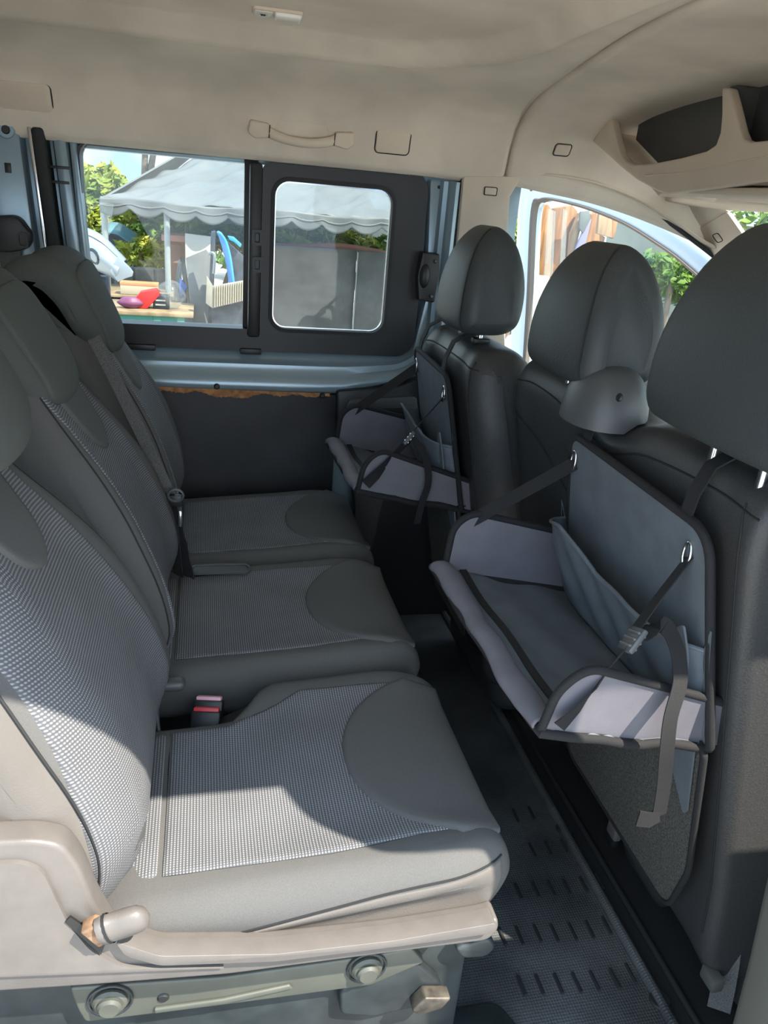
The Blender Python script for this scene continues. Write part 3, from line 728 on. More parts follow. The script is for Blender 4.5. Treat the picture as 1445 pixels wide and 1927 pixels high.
# ================================================================== SEAT-BACK ORGANISERS
def organiser(label, fx, near):
    """fx maps the design position (hung on the bench) to its place"""
    T = lambda x, y, z: fx(Vector((x, y, z)))
    t = thing('seat_organiser', label, 'organiser', T(.6, .89, .5), 'fold-out seat-back organisers')
    pl = lambda z, o=0: .565+(.82-z)*.2-o
    def sheet(name, pts, vec, m, par, bind=True, br=.005, th=None):
        o = prism(name, [T(*p) for p in pts], Vector(vec), m, par, 0)
        if bind: tube('binding', [T(*p)+Vector(vec)*.5 for p in pts], br, M['binding'], o, 8, True)
        return o
    # back panel
    q = rpoly([(1.065, .828), (.702, .818), (.672, .53), (1.10, .53)], [.03, .04, .01, .01], 6)
    bp_ = sheet('back_panel', [(pl(p[1]), p[0], p[1]) for p in q], (-.005, 0, -.001), M['org'], t, True, .006)
    # lower net panel
    q = rpoly([(1.09, .525), (.675, .525), (.69, .30), (.735, .175), (1.085, .185)], [.01, .01, .02, .03, .03], 5)
    nt_ = sheet('net_panel', [(pl(p[1], .006), p[0], p[1]) for p in q], (-.004, 0, -.001), M['mesh_net'], t, True, .005)
    q = rpoly([(.77, .525), (.685, .525), (.692, .41), (.70, .40), (.74, .47)], .008, 4)
    sheet('net_corner', [(pl(p[1], .014), p[0], p[1]) for p in q], (-.003, 0, 0), M['org'], nt_, False)
    # big gusset pocket with a drooping mouth
    def pk(u, v):
        y = 1.085-.395*u; zb = .545; zt = [(0, .675), (.25, .70), (.5, .685), (.75, .672), (1, .668)]
        i = min(3, int(u*4)); f = u*4-i; top = zt[i][1]*(1-f)+zt[i+1][1]*f
        top += .012*math.sin(u*9)*(1-abs(2*u-1))
        z = zb+(top-zb)*v
        bulge = (.050+.018*math.sin(u*7+1))*math.sin(math.pi*min(1, max(0, u*1.02)))**.45*(.35+.65*v**.8)
        wr = .004*math.sin(u*26+v*7)*(v*(1-v)*4)
        return T(pl(z, .008)-bulge-wr-.012*(1-abs(2*u-1)), y, z)
    po = grid('pocket', pk, 40, 14, M['org'], bp_, thick=.003)
    pts = [pk(k/40, 1)+Vector((-.001, 0, 0)) for k in range(41)]
    tube('pocket_hem', pts, .0028, M['org'], po, 6)
    for u in (.0, 1.0):
        e = [pk(u, v) for v in (0, .33, .66, 1)]; b_ = [T(pl(z, .007), (1.10 if u == 0 else .680), z) for z in (.545, .59, .635, .70)]
        V = e+b_; mesh('pocket_gusset', V+[v+Vector((0, .003, 0)) for v in V], [(0, 1, 5, 4), (1, 2, 6, 5), (2, 3, 7, 6), (8, 12, 13, 9), (9, 13, 14, 10), (10, 14, 15, 11), (0, 4, 12, 8), (3, 11, 15, 7)], M['org'], po)
    q = rpoly([(.735, .668), (.70, .70), (.688, .665), (.688, .60), (.715, .57)], .006, 4)
    sheet('pen_pocket', [(pl(p[1], .03), p[0], p[1]) for p in q], (-.003, 0, 0), M['org'], bp_, False)
    # tray
    def tf(u, v):                      # u near->far, v hinge->outer
        y = .682+(1.10-.682)*u; x = .628-(.628-.378)*v+.02*(u-.5)*v*-1; z = .525+.042*v+.014*u*v-.006*math.sin(math.pi*u)*math.sin(math.pi*v)
        z += .0022*math.sin(u*13+v*9)+.0016*math.sin(u*7-v*17)
        return T(x, y, z)
    tr_ = grid('tray', tf, 24, 18, M['org'], t, thick=-.006)
    edge = [tf(k/24, 1) for k in range(25)]+[tf(1, 1-k/12) for k in range(1, 13)]
    tube('tray_binding', [tf(0, k/12) for k in range(13)]+edge[1:], .0065, M['binding'], tr_, 8)
    ribbon('hinge_tape', [tf(k/20, .02)+Vector((0, 0, .008)) for k in range(21)], (1, 0, 0), .02, .002, M['binding'], tr_)
    ribbon('tray_tape', [tf(.02+.96*k/20, .80)+Vector((0, 0, .0085)) for k in range(21)], (1, 0, 0), .012, .002, M['binding'], tr_)
    # rolled front flap, crumpled
    def rf_(u, v):
        a = v*math.pi*1.25-.2; r = .009+.0011*math.sin(u*9)+.0007*math.sin(u*23+2+v*3)+.0009*max(0, math.sin(u*14+v*2))**6
        c = tf(.02+.96*u, .955+.008*math.sin(u*6))+Vector((0, 0, .006))
        return c+Vector((-math.cos(a)*r*1.7, .001*math.sin(u*33+v*4), math.sin(a)*r))
    grid('rolled_flap', rf_, 90, 12, M['org_flap'], tr_, thick=.0025)
    # side flaps
    def flap(name, y, lean, pts):
        q = rpoly(pts, [.01, .03, .045, .01, .01][:len(pts)] if len(pts) == 5 else .01, 6)
        P3 = [(p[0], y+lean*(p[1]-.56), p[1]) for p in q]
        return sheet(name, P3, (0, .005, 0), M['org_flap'], t, True, .0058)
    flap('near_flap', .684, -.08, [(.388, .567), (.398, .632), (.430, .662), (.662, .583), (.668, .515)])
    flap('far_flap', 1.09, .10, [(.388, .575), (.398, .655), (.430, .678), (.600, .640), (.625, .535)])
    # eyelets and straps
    def eyelet(y, z):
        c = T(pl(z, .009), y, z)
        e = tube('eyelet', [c+Vector((0, math.sin(a)*.007, math.cos(a)*.016)) for a in [2*math.pi*k/16 for k in range(16)]], .0022, M['chrome'], bp_, 8, True)
        return c
    en, ef = eyelet(.736, .775), eyelet(1.05, .787)
    wd = Vector((.35, .1, 1))
    A1 = T(.402, .669, .588); mid = en.lerp(A1, .46)+Vector((0, -.004, -.004))
    ribbon('strap', [en+Vector((.004, 0, -.004)), en.lerp(mid, .5)+Vector((0, 0, -.003)), mid], Vector((.6, 0, .8)), .020, .0016, M['binding'], t)
    ribbon('strap', [mid+Vector((.012, 0, .006)), mid.lerp(A1, .35)+Vector((0, -.004, -.001)), mid.lerp(A1, .55)+Vector((0, -.008, .002)), A1.lerp(mid, .22)+Vector((0, -.006, 0)), A1], Vector((.5, 0, .85)), .023, .0016, M['binding'], t)
    A2 = T(.425, 1.108, .658)
    ribbon('strap', [ef+Vector((.004, 0, -.004)), ef.lerp(A2, .5)+Vector((0, .002, -.004)), A2], Vector((.5, 0, .85)), .021, .0016, M['binding'], t)
    # ladder buckle
    ax = (en-A1).normalized(); sd = Vector((.6, 0, .8)); sd = (sd-ax*sd.dot(ax)).normalized(); nn = ax.cross(sd)
    rot = Matrix((ax, sd, nn)).transposed()
    bk = bpy.data.objects.new('x', None); bpy.data.objects.remove(bk)
    bo_ = box('buckle', (-.017, -.015, -.004), (.017, .015, .004), M['dark_plastic'], t, .003, 2)
    me = bo_.data
    for v in me.vertices: v.co = rot@v.co+mid+Vector((0, -.006, 0))
    for s in (-.009, 0, .009):
        bar = box('bar', (s-.0022, -.013, -.0062), (s+.0022, .013, .0062), M['chrome' if not near else 'grey_plastic'], bo_, .0015, 1)
        for v in bar.data.vertices: v.co = rot@v.co+mid+Vector((0, -.006, 0))
    # loose strap end looping over the near flap
    if near:
        l = [mid+Vector((.005, -.012, .006)), P(1245, 1175, y=.70), P(1272, 1215, y=.685), P(1280, 1280, y=.668), P(1262, 1350, y=.652), P(1255, 1410, y=.648), P(1250, 1470, y=.655), P(1240, 1535, y=.66)]
        ls = spline(l, 5)
        ribbon('loose_strap', ls, [Vector((.8, .1, .3))]*8+[Vector((1, .12, 0))]*(len(ls)-8), .021, .0015, M['binding'], t)
        e_ = [P(1240, 1533, y=.66), P(1222, 1543, y=.657), P(1200, 1540, y=.66)]
        ribbon('strap_end', e_, Vector((.1, .1, 1)), .022, .003, M['binding'], t)
    else:
        l = spline([mid+Vector((.004, -.01, .004)), T(.52, .66, .66), T(.535, .655, .60), T(.525, .655, .545), T(.52, .66, .50)], 5)
        ribbon('loose_strap', l, Vector((1, .1, .2)), .015, .0015, M['binding'], t)
    # hanging straps up to the headrest
    for y in ((.75, 1.02)):
        a = T(pl(.82, .004), y, .82); z1 = .868 if near else .862
        ribbon('hanger', [a, T(.565, y, .85), T(.578, y, .883), T(.605, y, .899), T(.64, y, .902)], (0, 1, 0), .022, .0025, M['binding'], t)
    return t
organiser('large open grey organiser tray with deep pockets, partly sunlit, near front seat', lambda v: v.copy(), True)
organiser('small grey organiser tray hanging on the far front seat by the pocket panel', lambda v: Vector((v.x-.072, 1.64+(v.y-.89)*.72, v.z-.003)), False)
# ================================================================== FLOOR MAT
m_ = bpy.data.materials.new('mat_rubber'); m_.use_nodes = True; t_ = m_.node_tree; b_ = t_.nodes['Principled BSDF']
b_.inputs['Roughness'].default_value = .55
tc_ = t_.nodes.new('ShaderNodeTexCoord'); vo_ = t_.nodes.new('ShaderNodeTexVoronoi'); vo_.inputs['Scale'].default_value = 210; vo_.inputs['Randomness'].default_value = .15
bp_ = t_.nodes.new('ShaderNodeBump'); bp_.inputs['Strength'].default_value = .8; bp_.inputs['Distance'].default_value = .002
t_.links.new(tc_.outputs['Object'], vo_.inputs['Vector']); t_.links.new(vo_.outputs['Distance'], bp_.inputs['Height']); t_.links.new(bp_.outputs['Normal'], b_.inputs['Normal'])
nz_ = t_.nodes.new('ShaderNodeTexNoise'); nz_.inputs['Scale'].default_value = 7; nz_.inputs['Detail'].default_value = 6
cr_ = t_.nodes.new('ShaderNodeValToRGB'); cr_.color_ramp.elements[0].position = .35; cr_.color_ramp.elements[1].position = .72
cr_.color_ramp.elements[0].color = (.048, .053, .055, 1); cr_.color_ramp.elements[1].color = (.12, .125, .125, 1)
t_.links.new(tc_.outputs['Object'], nz_.inputs['Vector']); t_.links.new(nz_.outputs['Fac'], cr_.inputs['Fac']); t_.links.new(cr_.outputs['Color'], b_.inputs['Base Color'])
M['mat'] = m_
fm = thing('floor_mat', 'dark rubber floor mat with short moulded ridges between the seat rows', 'floor mat', (.3, 1.1, 0))
box('mat_sheet', (-.34, .42, .0005), (.69, 1.93, .006), M['mat'], fm, .002)
tube('mat_edge', [(.695, .40, .007), (.695, 1.2, .007), (.70, 1.93, .007)], .009, M['mat'], fm, 10)
tube('mat_edge', [(.735, .40, .006), (.735, 1.2, .006), (.74, 1.93, .006)], .006, M['rubber'], fm, 8)
def c6(a, b): return (900+a/2.651, 1380+b/2.651)
rows = [[(215, 1260), (305, 1255), (400, 1250), (490, 1245), (580, 1235), (680, 1225), (760, 1200)],
        [(120, 1015), (205, 1010), (295, 1000), (380, 998), (470, 990), (555, 980), (640, 960)],
        [(200, 790), (285, 780), (365, 775), (440, 768), (525, 755), (605, 740)],
        [(270, 585), (350, 575), (430, 565)], [(185, 410), (265, 400)]]
rb0 = None
for row in rows:
    for a, b in row:
        p = P(*c6(a, b), z=.007)
        if rb0 is None:
            rb0 = box('ridge', (-.0026, -.018, -.002), (.0026, .018, .0035), M['rubber'], fm, .0015, 1); base = rb0.location.copy(); rb0.location = base+p; o = rb0
        else:
            o = rb0.copy(); C.objects.link(o); o.location = base+p
for a, b in ((430, 478), (905, 1335)):
    p = P(*c6(a, b), z=.006); k = disc('plug', p, (0, 0, 1), .017, .004, M['rubber'], fm, 20)
# black step well and rail beside the seat base
rw = thing('seat_rail', 'black pressed steel floor rail with an open slot under the nearest seat', 'rail', (.1, .62, 0))
sl = [(.16, .60), (.44, .60), (.44, .70), (.16, .70)]
prism('rail_bed', [(x, y, .006) for x, y in rpoly([(-.4, .50), (.452, .50), (.462, .56), (.462, .66), (.43, .735), (-.4, .735)], .02)], (0, 0, .022), M['black_steel'], rw, .006)
tube('slot_rim', [(x, y, .030) for x, y in rpoly([(.20, .545), (.43, .545), (.43, .665), (.20, .665)], .055, 7)], .007, M['black_steel'], rw, 8, True)
prism('slot_floor', [(x, y, .0282) for x, y in rpoly([(.205, .55), (.425, .55), (.425, .66), (.205, .66)], .05, 7)], (0, 0, .001), M['black'], rw, 0)
tube('slot_bar', [(.26, .645, .04), (.33, .645, .043), (.39, .64, .04)], .006, M['black_steel'], rw, 8)
tube('rail_cable', spline([(.05, .56, .04), (.09, .585, .07), (.12, .58, .05), (.145, .60, .09), (.15, .61, .045)], 6), .004, M['black_steel'], rw, 8)
tube('rail_track', [(-.4, .53, .033), (.15, .53, .033)], .012, M['black_steel'], rw, 10)

# ================================================================== BELTS AND BUCKLES
def belt(name, px, wd, w_, m, parent, th=.0016, n=5):
    pts = [P(a, b, y=y) for a, b, y in px]
    return ribbon(name, spline(pts, n), wd, w_, th, m, parent)
mat('webbing', (.10, .10, .098), .8, noise=500, namp=.3, bump=.4, bscale=900)
mat('dark_webbing', (.02, .021, .023), .8, bump=.4, bscale=900)
sb = thing('seat_belt', 'dark grey shoulder belt hanging between middle and far rear seat', 'seat belt', (-.1, 1.44, .6))
belt('webbing', [(176, 636, 1.445), (205, 690, 1.435), (240, 762, 1.425), (285, 856, 1.415), (325, 942, 1.41)], Vector((1, -.3, .3)), .024, M['webbing'], sb)
belt('lap_webbing', [(322, 930, 1.405), (336, 985, 1.40), (345, 1040, 1.395), (356, 1098, 1.39)], Vector((.8, -1, 0)), [.02]*4+[.024]*4+[.034]*4+[.040]*4, M['dark_webbing'], sb)
belt('lap_webbing', [(318, 935, 1.415), (326, 990, 1.41), (332, 1050, 1.40), (338, 1100, 1.40)], Vector((.8, -1, 0)), .03, M['dark_webbing'], sb)
p = P(331, 940, y=1.40); tg = box('tongue_grip', p-Vector((.012, .006, .014)), p+Vector((.012, .006, .010)), M['black'], sb, .004)
tube('tongue_loop', [p+Vector((.014*math.cos(a), -.005, .01+.012*math.sin(a))) for a in [2*math.pi*k/12 for k in range(12)]], .0025, M['dark_plastic'], tg, 6, True)
p2 = P(339, 975, y=1.395); box('tongue_blade', p2-Vector((.003, .006, .016)), p2+Vector((.003, .004, .014)), M['chrome'], tg, .001)
rl_ = thing('belt_reel', 'black seat belt anchor on the pillar left of the window', 'seat belt', (-.42, 1.94, .9))
q = [XZ(a, b, 1.92) for a, b in ((-40, 408), (22, 405), (36, 412), (55, 438), (57, 455), (48, 470), (25, 474), (-40, 474))]
plate('reel_cover', rpoly(q, .008), 1.915, 1.965, M['black'], rl_, .008)
ring('cover_rim', rr(P(46, 452, y=1.914).x-.014, P(46, 452, y=1.914).x+.008, P(46, 452, y=1.914).z-.016, P(46, 452, y=1.914).z+.016, .006), rr(P(46, 452, y=1.914).x-.010, P(46, 452, y=1.914).x+.004, P(46, 452, y=1.914).z-.012, P(46, 452, y=1.914).z+.012, .005), 1.910, 1.93, M['black'], rl_)
ribbon('webbing', [P(18, 470, y=1.935), P(24, 520, y=1.935), P(32, 600, y=1.935)], (1, 0, 0), .045, .002, M['webbing'], rl_)
def buckle(label, px, py, zz, rotz, tilt, button, grp):
    t = thing('belt_buckle', label, 'buckle', P(px, py, z=zz), grp)
    R_ = Matrix.Rotation(rotz, 3, 'Z') @ Matrix.Rotation(tilt, 3, 'Y'); c = P(px, py, z=zz)
    for nm, lo, hi, mm, bv in (('housing', (-.012, -.022, -.10), (.012, .022, .0), 'black', .004), ('button', (-.0085, -.019, -.006), (.0085, .019, .005), button, .002), ('slot', (.0088, -.018, -.006), (.0105, .018, .0035), 'black', .0006)):
        o = box(nm, lo, hi, M[mm], t, bv, 2)
        for v in o.data.vertices: v.co = R_ @ v.co + c
    return t
buckle('belt buckle with pale pink button in the gap between near and middle rear seats', 394, 1316, .405, math.radians(80), .5, 'pink_button', 'belt buckles between the rear seats')
buckle('belt buckle with red button in the gap between near and middle rear seats', 389, 1337, .402, math.radians(80), .5, 'red_button', 'belt buckles between the rear seats')
buckle('belt buckle barely showing in the slot between middle and far rear seats', 400, 1092, .412, math.radians(95), .5, 'pink_button', 'belt buckles between the rear seats')
# slot moulded between the middle and far cushion
gp = thing('buckle_well', 'dark moulded slot between the middle and far seat cushions', 'buckle well', (0, 1.44, .4))
c = P(415, 1078, z=.43)
prism('well_floor', [(c.x+a, c.y+b, .437) for a, b in rrect(.105, .030, .012)], (0, 0, .0015), M['black'], gp, 0)
tube('well_rim', [(c.x+a, c.y+b, .4385) for a, b in rrect(.112, .036, .015)], .003, M['dark_plastic'], gp, 6, True)
# lever of the middle seat and bracket in the gap
lg = thing('folding_lever', 'dark grey rounded release lever at the near corner of middle seat', 'lever', (-.07, 1.04, .40))
p = P(318, 1287, z=.43); box('knob', p-Vector((.026, .012, .010)), p+Vector((.024, .012, .008)), M['dark_plastic'], lg, .008, 4)
tube('lever_rod', spline([p+Vector((-.02, -.008, -.005)), p+Vector((-.018, -.03, -.03)), p+Vector((-.01, -.06, -.075)), p+Vector((0, -.07, -.10))], 5), .004, M['dark_plastic'], lg, 8)
box('pivot', p+Vector((-.045, -.085, -.13)), p+Vector((.015, -.04, -.055)), M['dark_plastic'], lg, .01, 3)

# ================================================================== CEILING FITTINGS
HT = bvh(*[o for o in ce.children])
def onceil(px, py):
    h = HT.ray_cast(EYE, ray(px, py)); n = h[1]
    if n.dot(ray(px, py)) > 0: n = -n
    return h[0], n
def ceil_frame(px, py, px2, py2):
    p, n = onceil(px, py); q, _ = onceil(px2, py2); u = (q-p); u = (u-n*u.dot(n)).normalized(); v = n.cross(u)
    return p, u, v, n
def cover(label, px, py, w_, h_, r, dpx=20, dpy=2, name='blanking_cover'):
    p, u, v, n = ceil_frame(px, py, px+dpx, py+dpy)
    if v.z < 0: v = -v
    t = thing(name, label, 'cover', p, 'beige covers in the headliner')
    prism('cover_plate', [p-n*.004+u*a+v*b for a, b in rrect(w_, h_, r)], n*.0075, M['trim'], t, .003, 2)
    tube('cover_gap', [p+n*.0005+u*a+v*b for a, b in rrect(w_+.003, h_+.003, r)], .0014, M['seam'], t, 6, True)
cover('large beige blanking cover in the headliner above the rear pillar', 46, 182, .105, .058, .012)
cover('square beige blanking cover to the right of the grab handle', 739, 267, .080, .050, .010)
cover('small beige coat-hook cover ahead of the headliner seam', 1058, 282, .042, .026, .007)
# grab handle
p, u, v, n = ceil_frame(568, 252, 600, 256)
if v.z < 0: v = -v
gh = thing('grab_handle', 'beige folding grab handle above the side window', 'grab handle', p)
HL = .118
for s in (-1, 1):
    q = rpoly([(s*.075, .014), (s*HL, .018), (s*(HL+.004), -.008), (s*(HL-.012), -.020), (s*.072, -.014)], .006, 4)
    e = prism('end_cap', [p-n*.004+u*a+v*b for a, b in q], n*.016, M['trim'], gh, .004, 3)
    tube('cap_gap', [p+n*.0125+u*s*.074+v*b for b in (-.014, 0, .013)], .0012, M['seam'], e, 6)
V, Fc = [], []; ng = 24
for i in range(ng+1):
    s = -1+2*i/ng; sag = -.004-.012*(1-s*s); out = .004+.006*(1-s**4)
    wv, wn = .012-.002*(1-s*s), .009
    for k in range(12):
        a = 2*math.pi*k/12; V.append(p+u*(.076*s)+v*(sag+wv*math.sin(a))+n*(out+wn*math.cos(a)))
for i in range(ng):
    for k in range(12): Fc.append((i*12+k, i*12+(k+1) % 12, (i+1)*12+(k+1) % 12, (i+1)*12+k))
mesh('grip', V, Fc, M['trim'], gh)
rec = prism('recess', [p-n*.003+u*a+v*b for a, b in rpoly([(-.066, -.006), (.066, -.006), (.052, .030), (.025, .040), (-.025, .040), (-.052, .030)], .012, 4)], n*.0045, M['headliner'], gh, .002)
# roof lamp
p, u, v, n = ceil_frame(522, 22, 560, 27)
if v.y < 0: v = -v
dl = thing('roof_lamp', 'small clear roof lamp at the top edge of the headliner', 'ceiling light', p)
prism('lamp_base', [p-n*.004+u*a+v*b for a, b in rrect(.086, .042, .006)], n*.009, M['trim'], dl, .003, 2)
prism('lens', [p+u*(.018+a)+v*b for a, b in rrect(.046, .036, .004)], n*.011, M['lamp_lens'], dl, .004, 3)
prism('switch_window', [p+u*(-.024+a)+v*b for a, b in rrect(.032, .034, .004)], n*.0075, mat('lamp_cream', (.55, .53, .45), .3), dl, .002)
disc('bulb', p+u*-.024+v*-.004+n*.006, n, .007, .005, M['chrome'], dl, 12)

# black latch box on the far post
lb = thing('door_latch_box', 'black plastic latch cover on the post right of the window', 'latch', (.6, 1.96, .9))
q = [XZ(a, b, 1.955) for a, b in ((796, 474), (828, 478), (826, 520), (818, 570), (788, 566), (786, 520))]
plate('cover', rpoly(q, .006), 1.955, 1.99, M['black'], lb, .006)
pc = P(800, 520, y=1.95); V, Fc = [], []
for i in range(7):
    a = math.pi/2*i/6
    for k in range(16):
        b = 2*math.pi*k/16; V.append(pc+Vector((.014*math.cos(b)*math.cos(a), -.012*math.sin(a)+.006, .030*math.sin(b)*math.cos(a))))
for i in range(6):
    for k in range(16): Fc.append((i*16+k, i*16+(k+1) % 16, (i+1)*16+(k+1) % 16, (i+1)*16+k))
mesh('bulge', V, Fc, M['black'], lb)
for a, b in ((820, 492), (812, 558)): disc('screw', P(a, b, y=1.953), (0, -1, 0), .005, .003, M['dark_plastic'], lb, 10)

# ================================================================== FRONT OF THE CABIN
sh = thing('overhead_shelf', 'beige moulded overhead shelf with two open pockets below the roof', 'shelf', (.95, 1.3, 1.2))
def F(px, py, x=.93): q = P(px, py, x=x); return (q.y, q.z)
L1 = [F(1114, 266), F(1142, 224), F(1150, 222)]
pk1 = [F(1152, 236), F(1158, 262), F(1166, 290), F(1176, 303), F(1192, 310), F(1230, 307), F(1280, 297), F(1328, 284), F(1346, 272), F(1354, 250), F(1357, 215), F(1357, 165)]
pk2 = [F(1371, 165), F(1380, 200), F(1391, 245), F(1398, 262), F(1412, 267), F(1445, 264)]
ye = pk2[-1][0]
out = L1+[F(1147, 222)][:0]+pk1+pk2
rest = [(ye-.12, 1.283), (ye-.60, 1.283), (ye-.66, 1.34), (ye-.68, 1.385), (ye-.78, 1.37), (ye-.80, 1.25)]
low = [(ye-.55, 1.205), (ye-.2, 1.215), F(1445, 341), F(1350, 354), F(1256, 366), F(1236, 360), F(1196, 338), F(1165, 313), F(1140, 290)]
fa = prism('fascia', [(.93+(1.30-z)*-.0, y, z) for y, z in out+rest+low], (.022, 0, 0), M['trim'], sh, .005, 3)
tube('fascia_crease', [P(a, b, x=.9290) for a, b in ((1215, 330), (1290, 325), (1370, 308), (1445, 294))], .0016, M['trim'], fa, 6)
box('shelf_floor', (.945, .42, 1.216), (1.10, 1.60, 1.230), M['trim'], sh, .004)
prism('shelf_shade_back', [(1.0, .45, 1.217), (1.0, 1.62, 1.217), (1.0, 1.85, 1.318), (1.0, 1.85, 1.40), (1.0, .45, 1.40)], (.015, 0, 0), M['dark_plastic'], sh, .003)  # dark plate set close behind the fascia, paints the shade inside the pockets
prism('shelf_end', [(.952, 1.61, 1.200), (1.09, 1.61, 1.200), (1.09, 1.90, 1.335), (.952, 1.90, 1.335)], (0, .008, -.006), M['trim'], sh, .002)
box('shelf_divider', (.95, P(1364, 230, x=.95).y-.012, 1.225), (1.09, P(1364, 230, x=.95).y+.012, 1.385), M['dark_plastic'], sh, .004)  # divider coloured dark to paint the shade of the pocket
box('shelf_underside', (.94, .42, 1.198), (1.34, 1.56, 1.212), M['trim'], sh, .006)
tube('shelf_wire', spline([P(1168, 283, x=1.0), P(1190, 288, x=1.02), P(1215, 297, x=1.03), P(1232, 306, x=1.04)], 5), .002, M['dark_plastic'], sh, 6)

hd = thing('trim_4', 'beige windscreen header and pillar covers at the front', None, (1.35, 1.5, 1.1), kind='structure')
HX = 1.36
# header below the shelf, pillar cover leaning down beside the windscreen
q = [(HX-.06, 1.80, 1.175), (HX, 1.86, 1.12), (HX, .40, 1.12), (HX-.06, .40, 1.175)]
prism('header', [(1.18, P(1250, 372, x=1.18).y+.12, 1.196), (1.31, 1.87, 1.184), (1.31, .42, 1.184), (1.18, .42, 1.196)], (0, 0, .02), M['trim'], hd, .008, 3)
q0, q1, q2, q3 = P(1300, 436, x=1.30), P(1368, 398, x=1.31), P(1432, 490, x=1.42), P(1345, 488, x=1.38)
prism('pillar_cover', [q0, q1, q2, P(1470, 560, x=1.50), P(1390, 545, x=1.45), q3], (.03, .02, .0), M['trim'], hd, .006, 2)
prism('pillar_infill', [P(1262, 392, x=1.235), P(1320, 380, x=1.26), P(1372, 397, x=1.315), P(1346, 488, x=1.385), P(1296, 446, x=1.31)], (.02, .02, 0), M['trim'], hd, .005, 2)
pc = P(1352, 446, x=1.338)
uu = (q2-q1).normalized(); vv = (q3-q1); vv = (vv-uu*vv.dot(uu)).normalized(); nn = uu.cross(vv)
if nn.x > 0: nn = -nn
tube('cap_gap', [pc+nn*.004+uu*a+vv*b for a, b in rrect(.026, .022, .006)], .0012, M['seam'], hd, 6, True)
# windscreen
ws = prism('windscreen', [(1.31, 1.88, 1.19), (1.31, .42, 1.19), (1.95, .38, .62), (1.95, 1.95, .62)], (.004, 0, .004), M['door_pane'], None, 0); ws.name = 'window_2'; tag(ws, 'windscreen glass at the front of the cabin', kind='structure')
# dashboard mass under the windscreen
db_ = prism('trim_5', [(1.55, .42, .0), (1.50, .42, .55), (1.60, .42, .64), (1.95, .42, .62), (1.95, .42, 0)], (0, 1.52, 0), M['dark_plastic'], None, .02, 3); tag(db_, 'dark dashboard below the windscreen', kind='structure')
# door aperture: dark seal along the roof edge of the far front door
sl_ = [(985, 338), (1010, 334), (1060, 339), (1120, 352), (1190, 379), (1260, 420), (1330, 472), (1400, 530)]
tube('trim_6', spline([P(a, b, y=1.985) for a, b in sl_], 5), .006, M['rubber'], None, 8); tag(bpy.data.objects['trim_6'], 'dark rubber seal around the far front door opening', kind='structure')
rail = []
for k, (a, b) in enumerate(sl_):
    p = P(a, b, y=1.99); rail.append(p)
rl2 = spline(rail, 5)
def rfn(u_, v_):
    i = u_*(len(rl2)-1); k = min(int(i), len(rl2)-2); p = rl2[k].lerp(rl2[k+1], i-k)
    e = edge_z(p.x) if p.x < 1.46 else p.z+.03
    return Vector((p.x, 1.99-.03*v_+.02*math.sin(v_*3.1), p.z*(1-v_)+max(p.z+.004, e+.006)*v_))
grid('roof_edge_trim', rfn, 40, 6, M['trim'], hd, thick=.006)

# ---- open front door on the far side
HP = Vector((1.60, 2.09, 0)); th_ = math.radians(57); DD = Vector((-math.cos(th_), math.sin(th_), 0)); DN = Vector((math.sin(th_), math.cos(th_), 0))
def D(px, py, off=0.0):
    d = ray(px, py); n = DN; h0 = HP+n*off
    t = (h0-EYE).dot(n)/d.dot(n); return EYE+d*t
dr = thing('door_1', 'open silver front door of the van seen through the far doorway', None, HP, kind='structure')
outer = [(962, 720), (974, 520), (985, 350), (992, 343), (1059, 346), (1128, 360), (1201, 389), (1267, 430), (1336, 479), (1430, 560), (1520, 660)]
inner = [(992, 720), (1002, 560), (1010, 400), (1026, 379), (1049, 378), (1111, 394), (1180, 422), (1239, 458), (1291, 496), (1380, 580), (1440, 660)]
def doorstrip(name, A, B, o0, o1, m, n=6):
    a_ = spline([(p[0], p[1], 0) for p in A], n); b2 = spline([(p[0], p[1], 0) for p in B], n); V, Fc = [], []
    for p, q in zip(a_, b2):
        for t, oo in ((0, o1), (0, o0), (.25, o0-.006), (.7, o0-.002), (.95, o0), (1, o1)):
            r = p.lerp(q, t); V.append(D(r.x, r.y, 0)+DN*oo)
    k = 6
    for i in range(len(a_)-1):
        for j in range(k): Fc.append((i*k+j, i*k+(j+1) % k, (i+1)*k+(j+1) % k, (i+1)*k+j))
    return mesh(name, V, Fc, m, dr, True, 50)
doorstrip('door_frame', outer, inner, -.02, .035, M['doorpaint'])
mid_ = [((a[0]*.12+b[0]*.88), (a[1]*.12+b[1]*.88)) for a, b in zip(outer, inner)]
inn2 = [(1.05*b[0]-.05*a[0], 1.05*b[1]-.05*a[1]) for a, b in zip(outer, inner)]
doorstrip('window_channel', mid_, inn2, -.026, .0, mat('channel', (.16, .13, .11), .6))
prism('door_glass', [D(*p, .015) for p in inner]+[D(1200, 720, .015)], DN*.004, M['door_pane'], dr, 0)
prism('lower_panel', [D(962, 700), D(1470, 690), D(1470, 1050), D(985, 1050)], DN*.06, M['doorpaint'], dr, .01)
prism('inner_card', [D(985, 715, -.02), D(1450, 705, -.02), D(1450, 1050, -.02), D(1000, 1050, -.02)], DN*.03, M['dark_plastic'], dr, .01)
disc('door_bolt', D(999, 357, -.026), -DN, .005, .003, M['grey_plastic'], dr, 10)

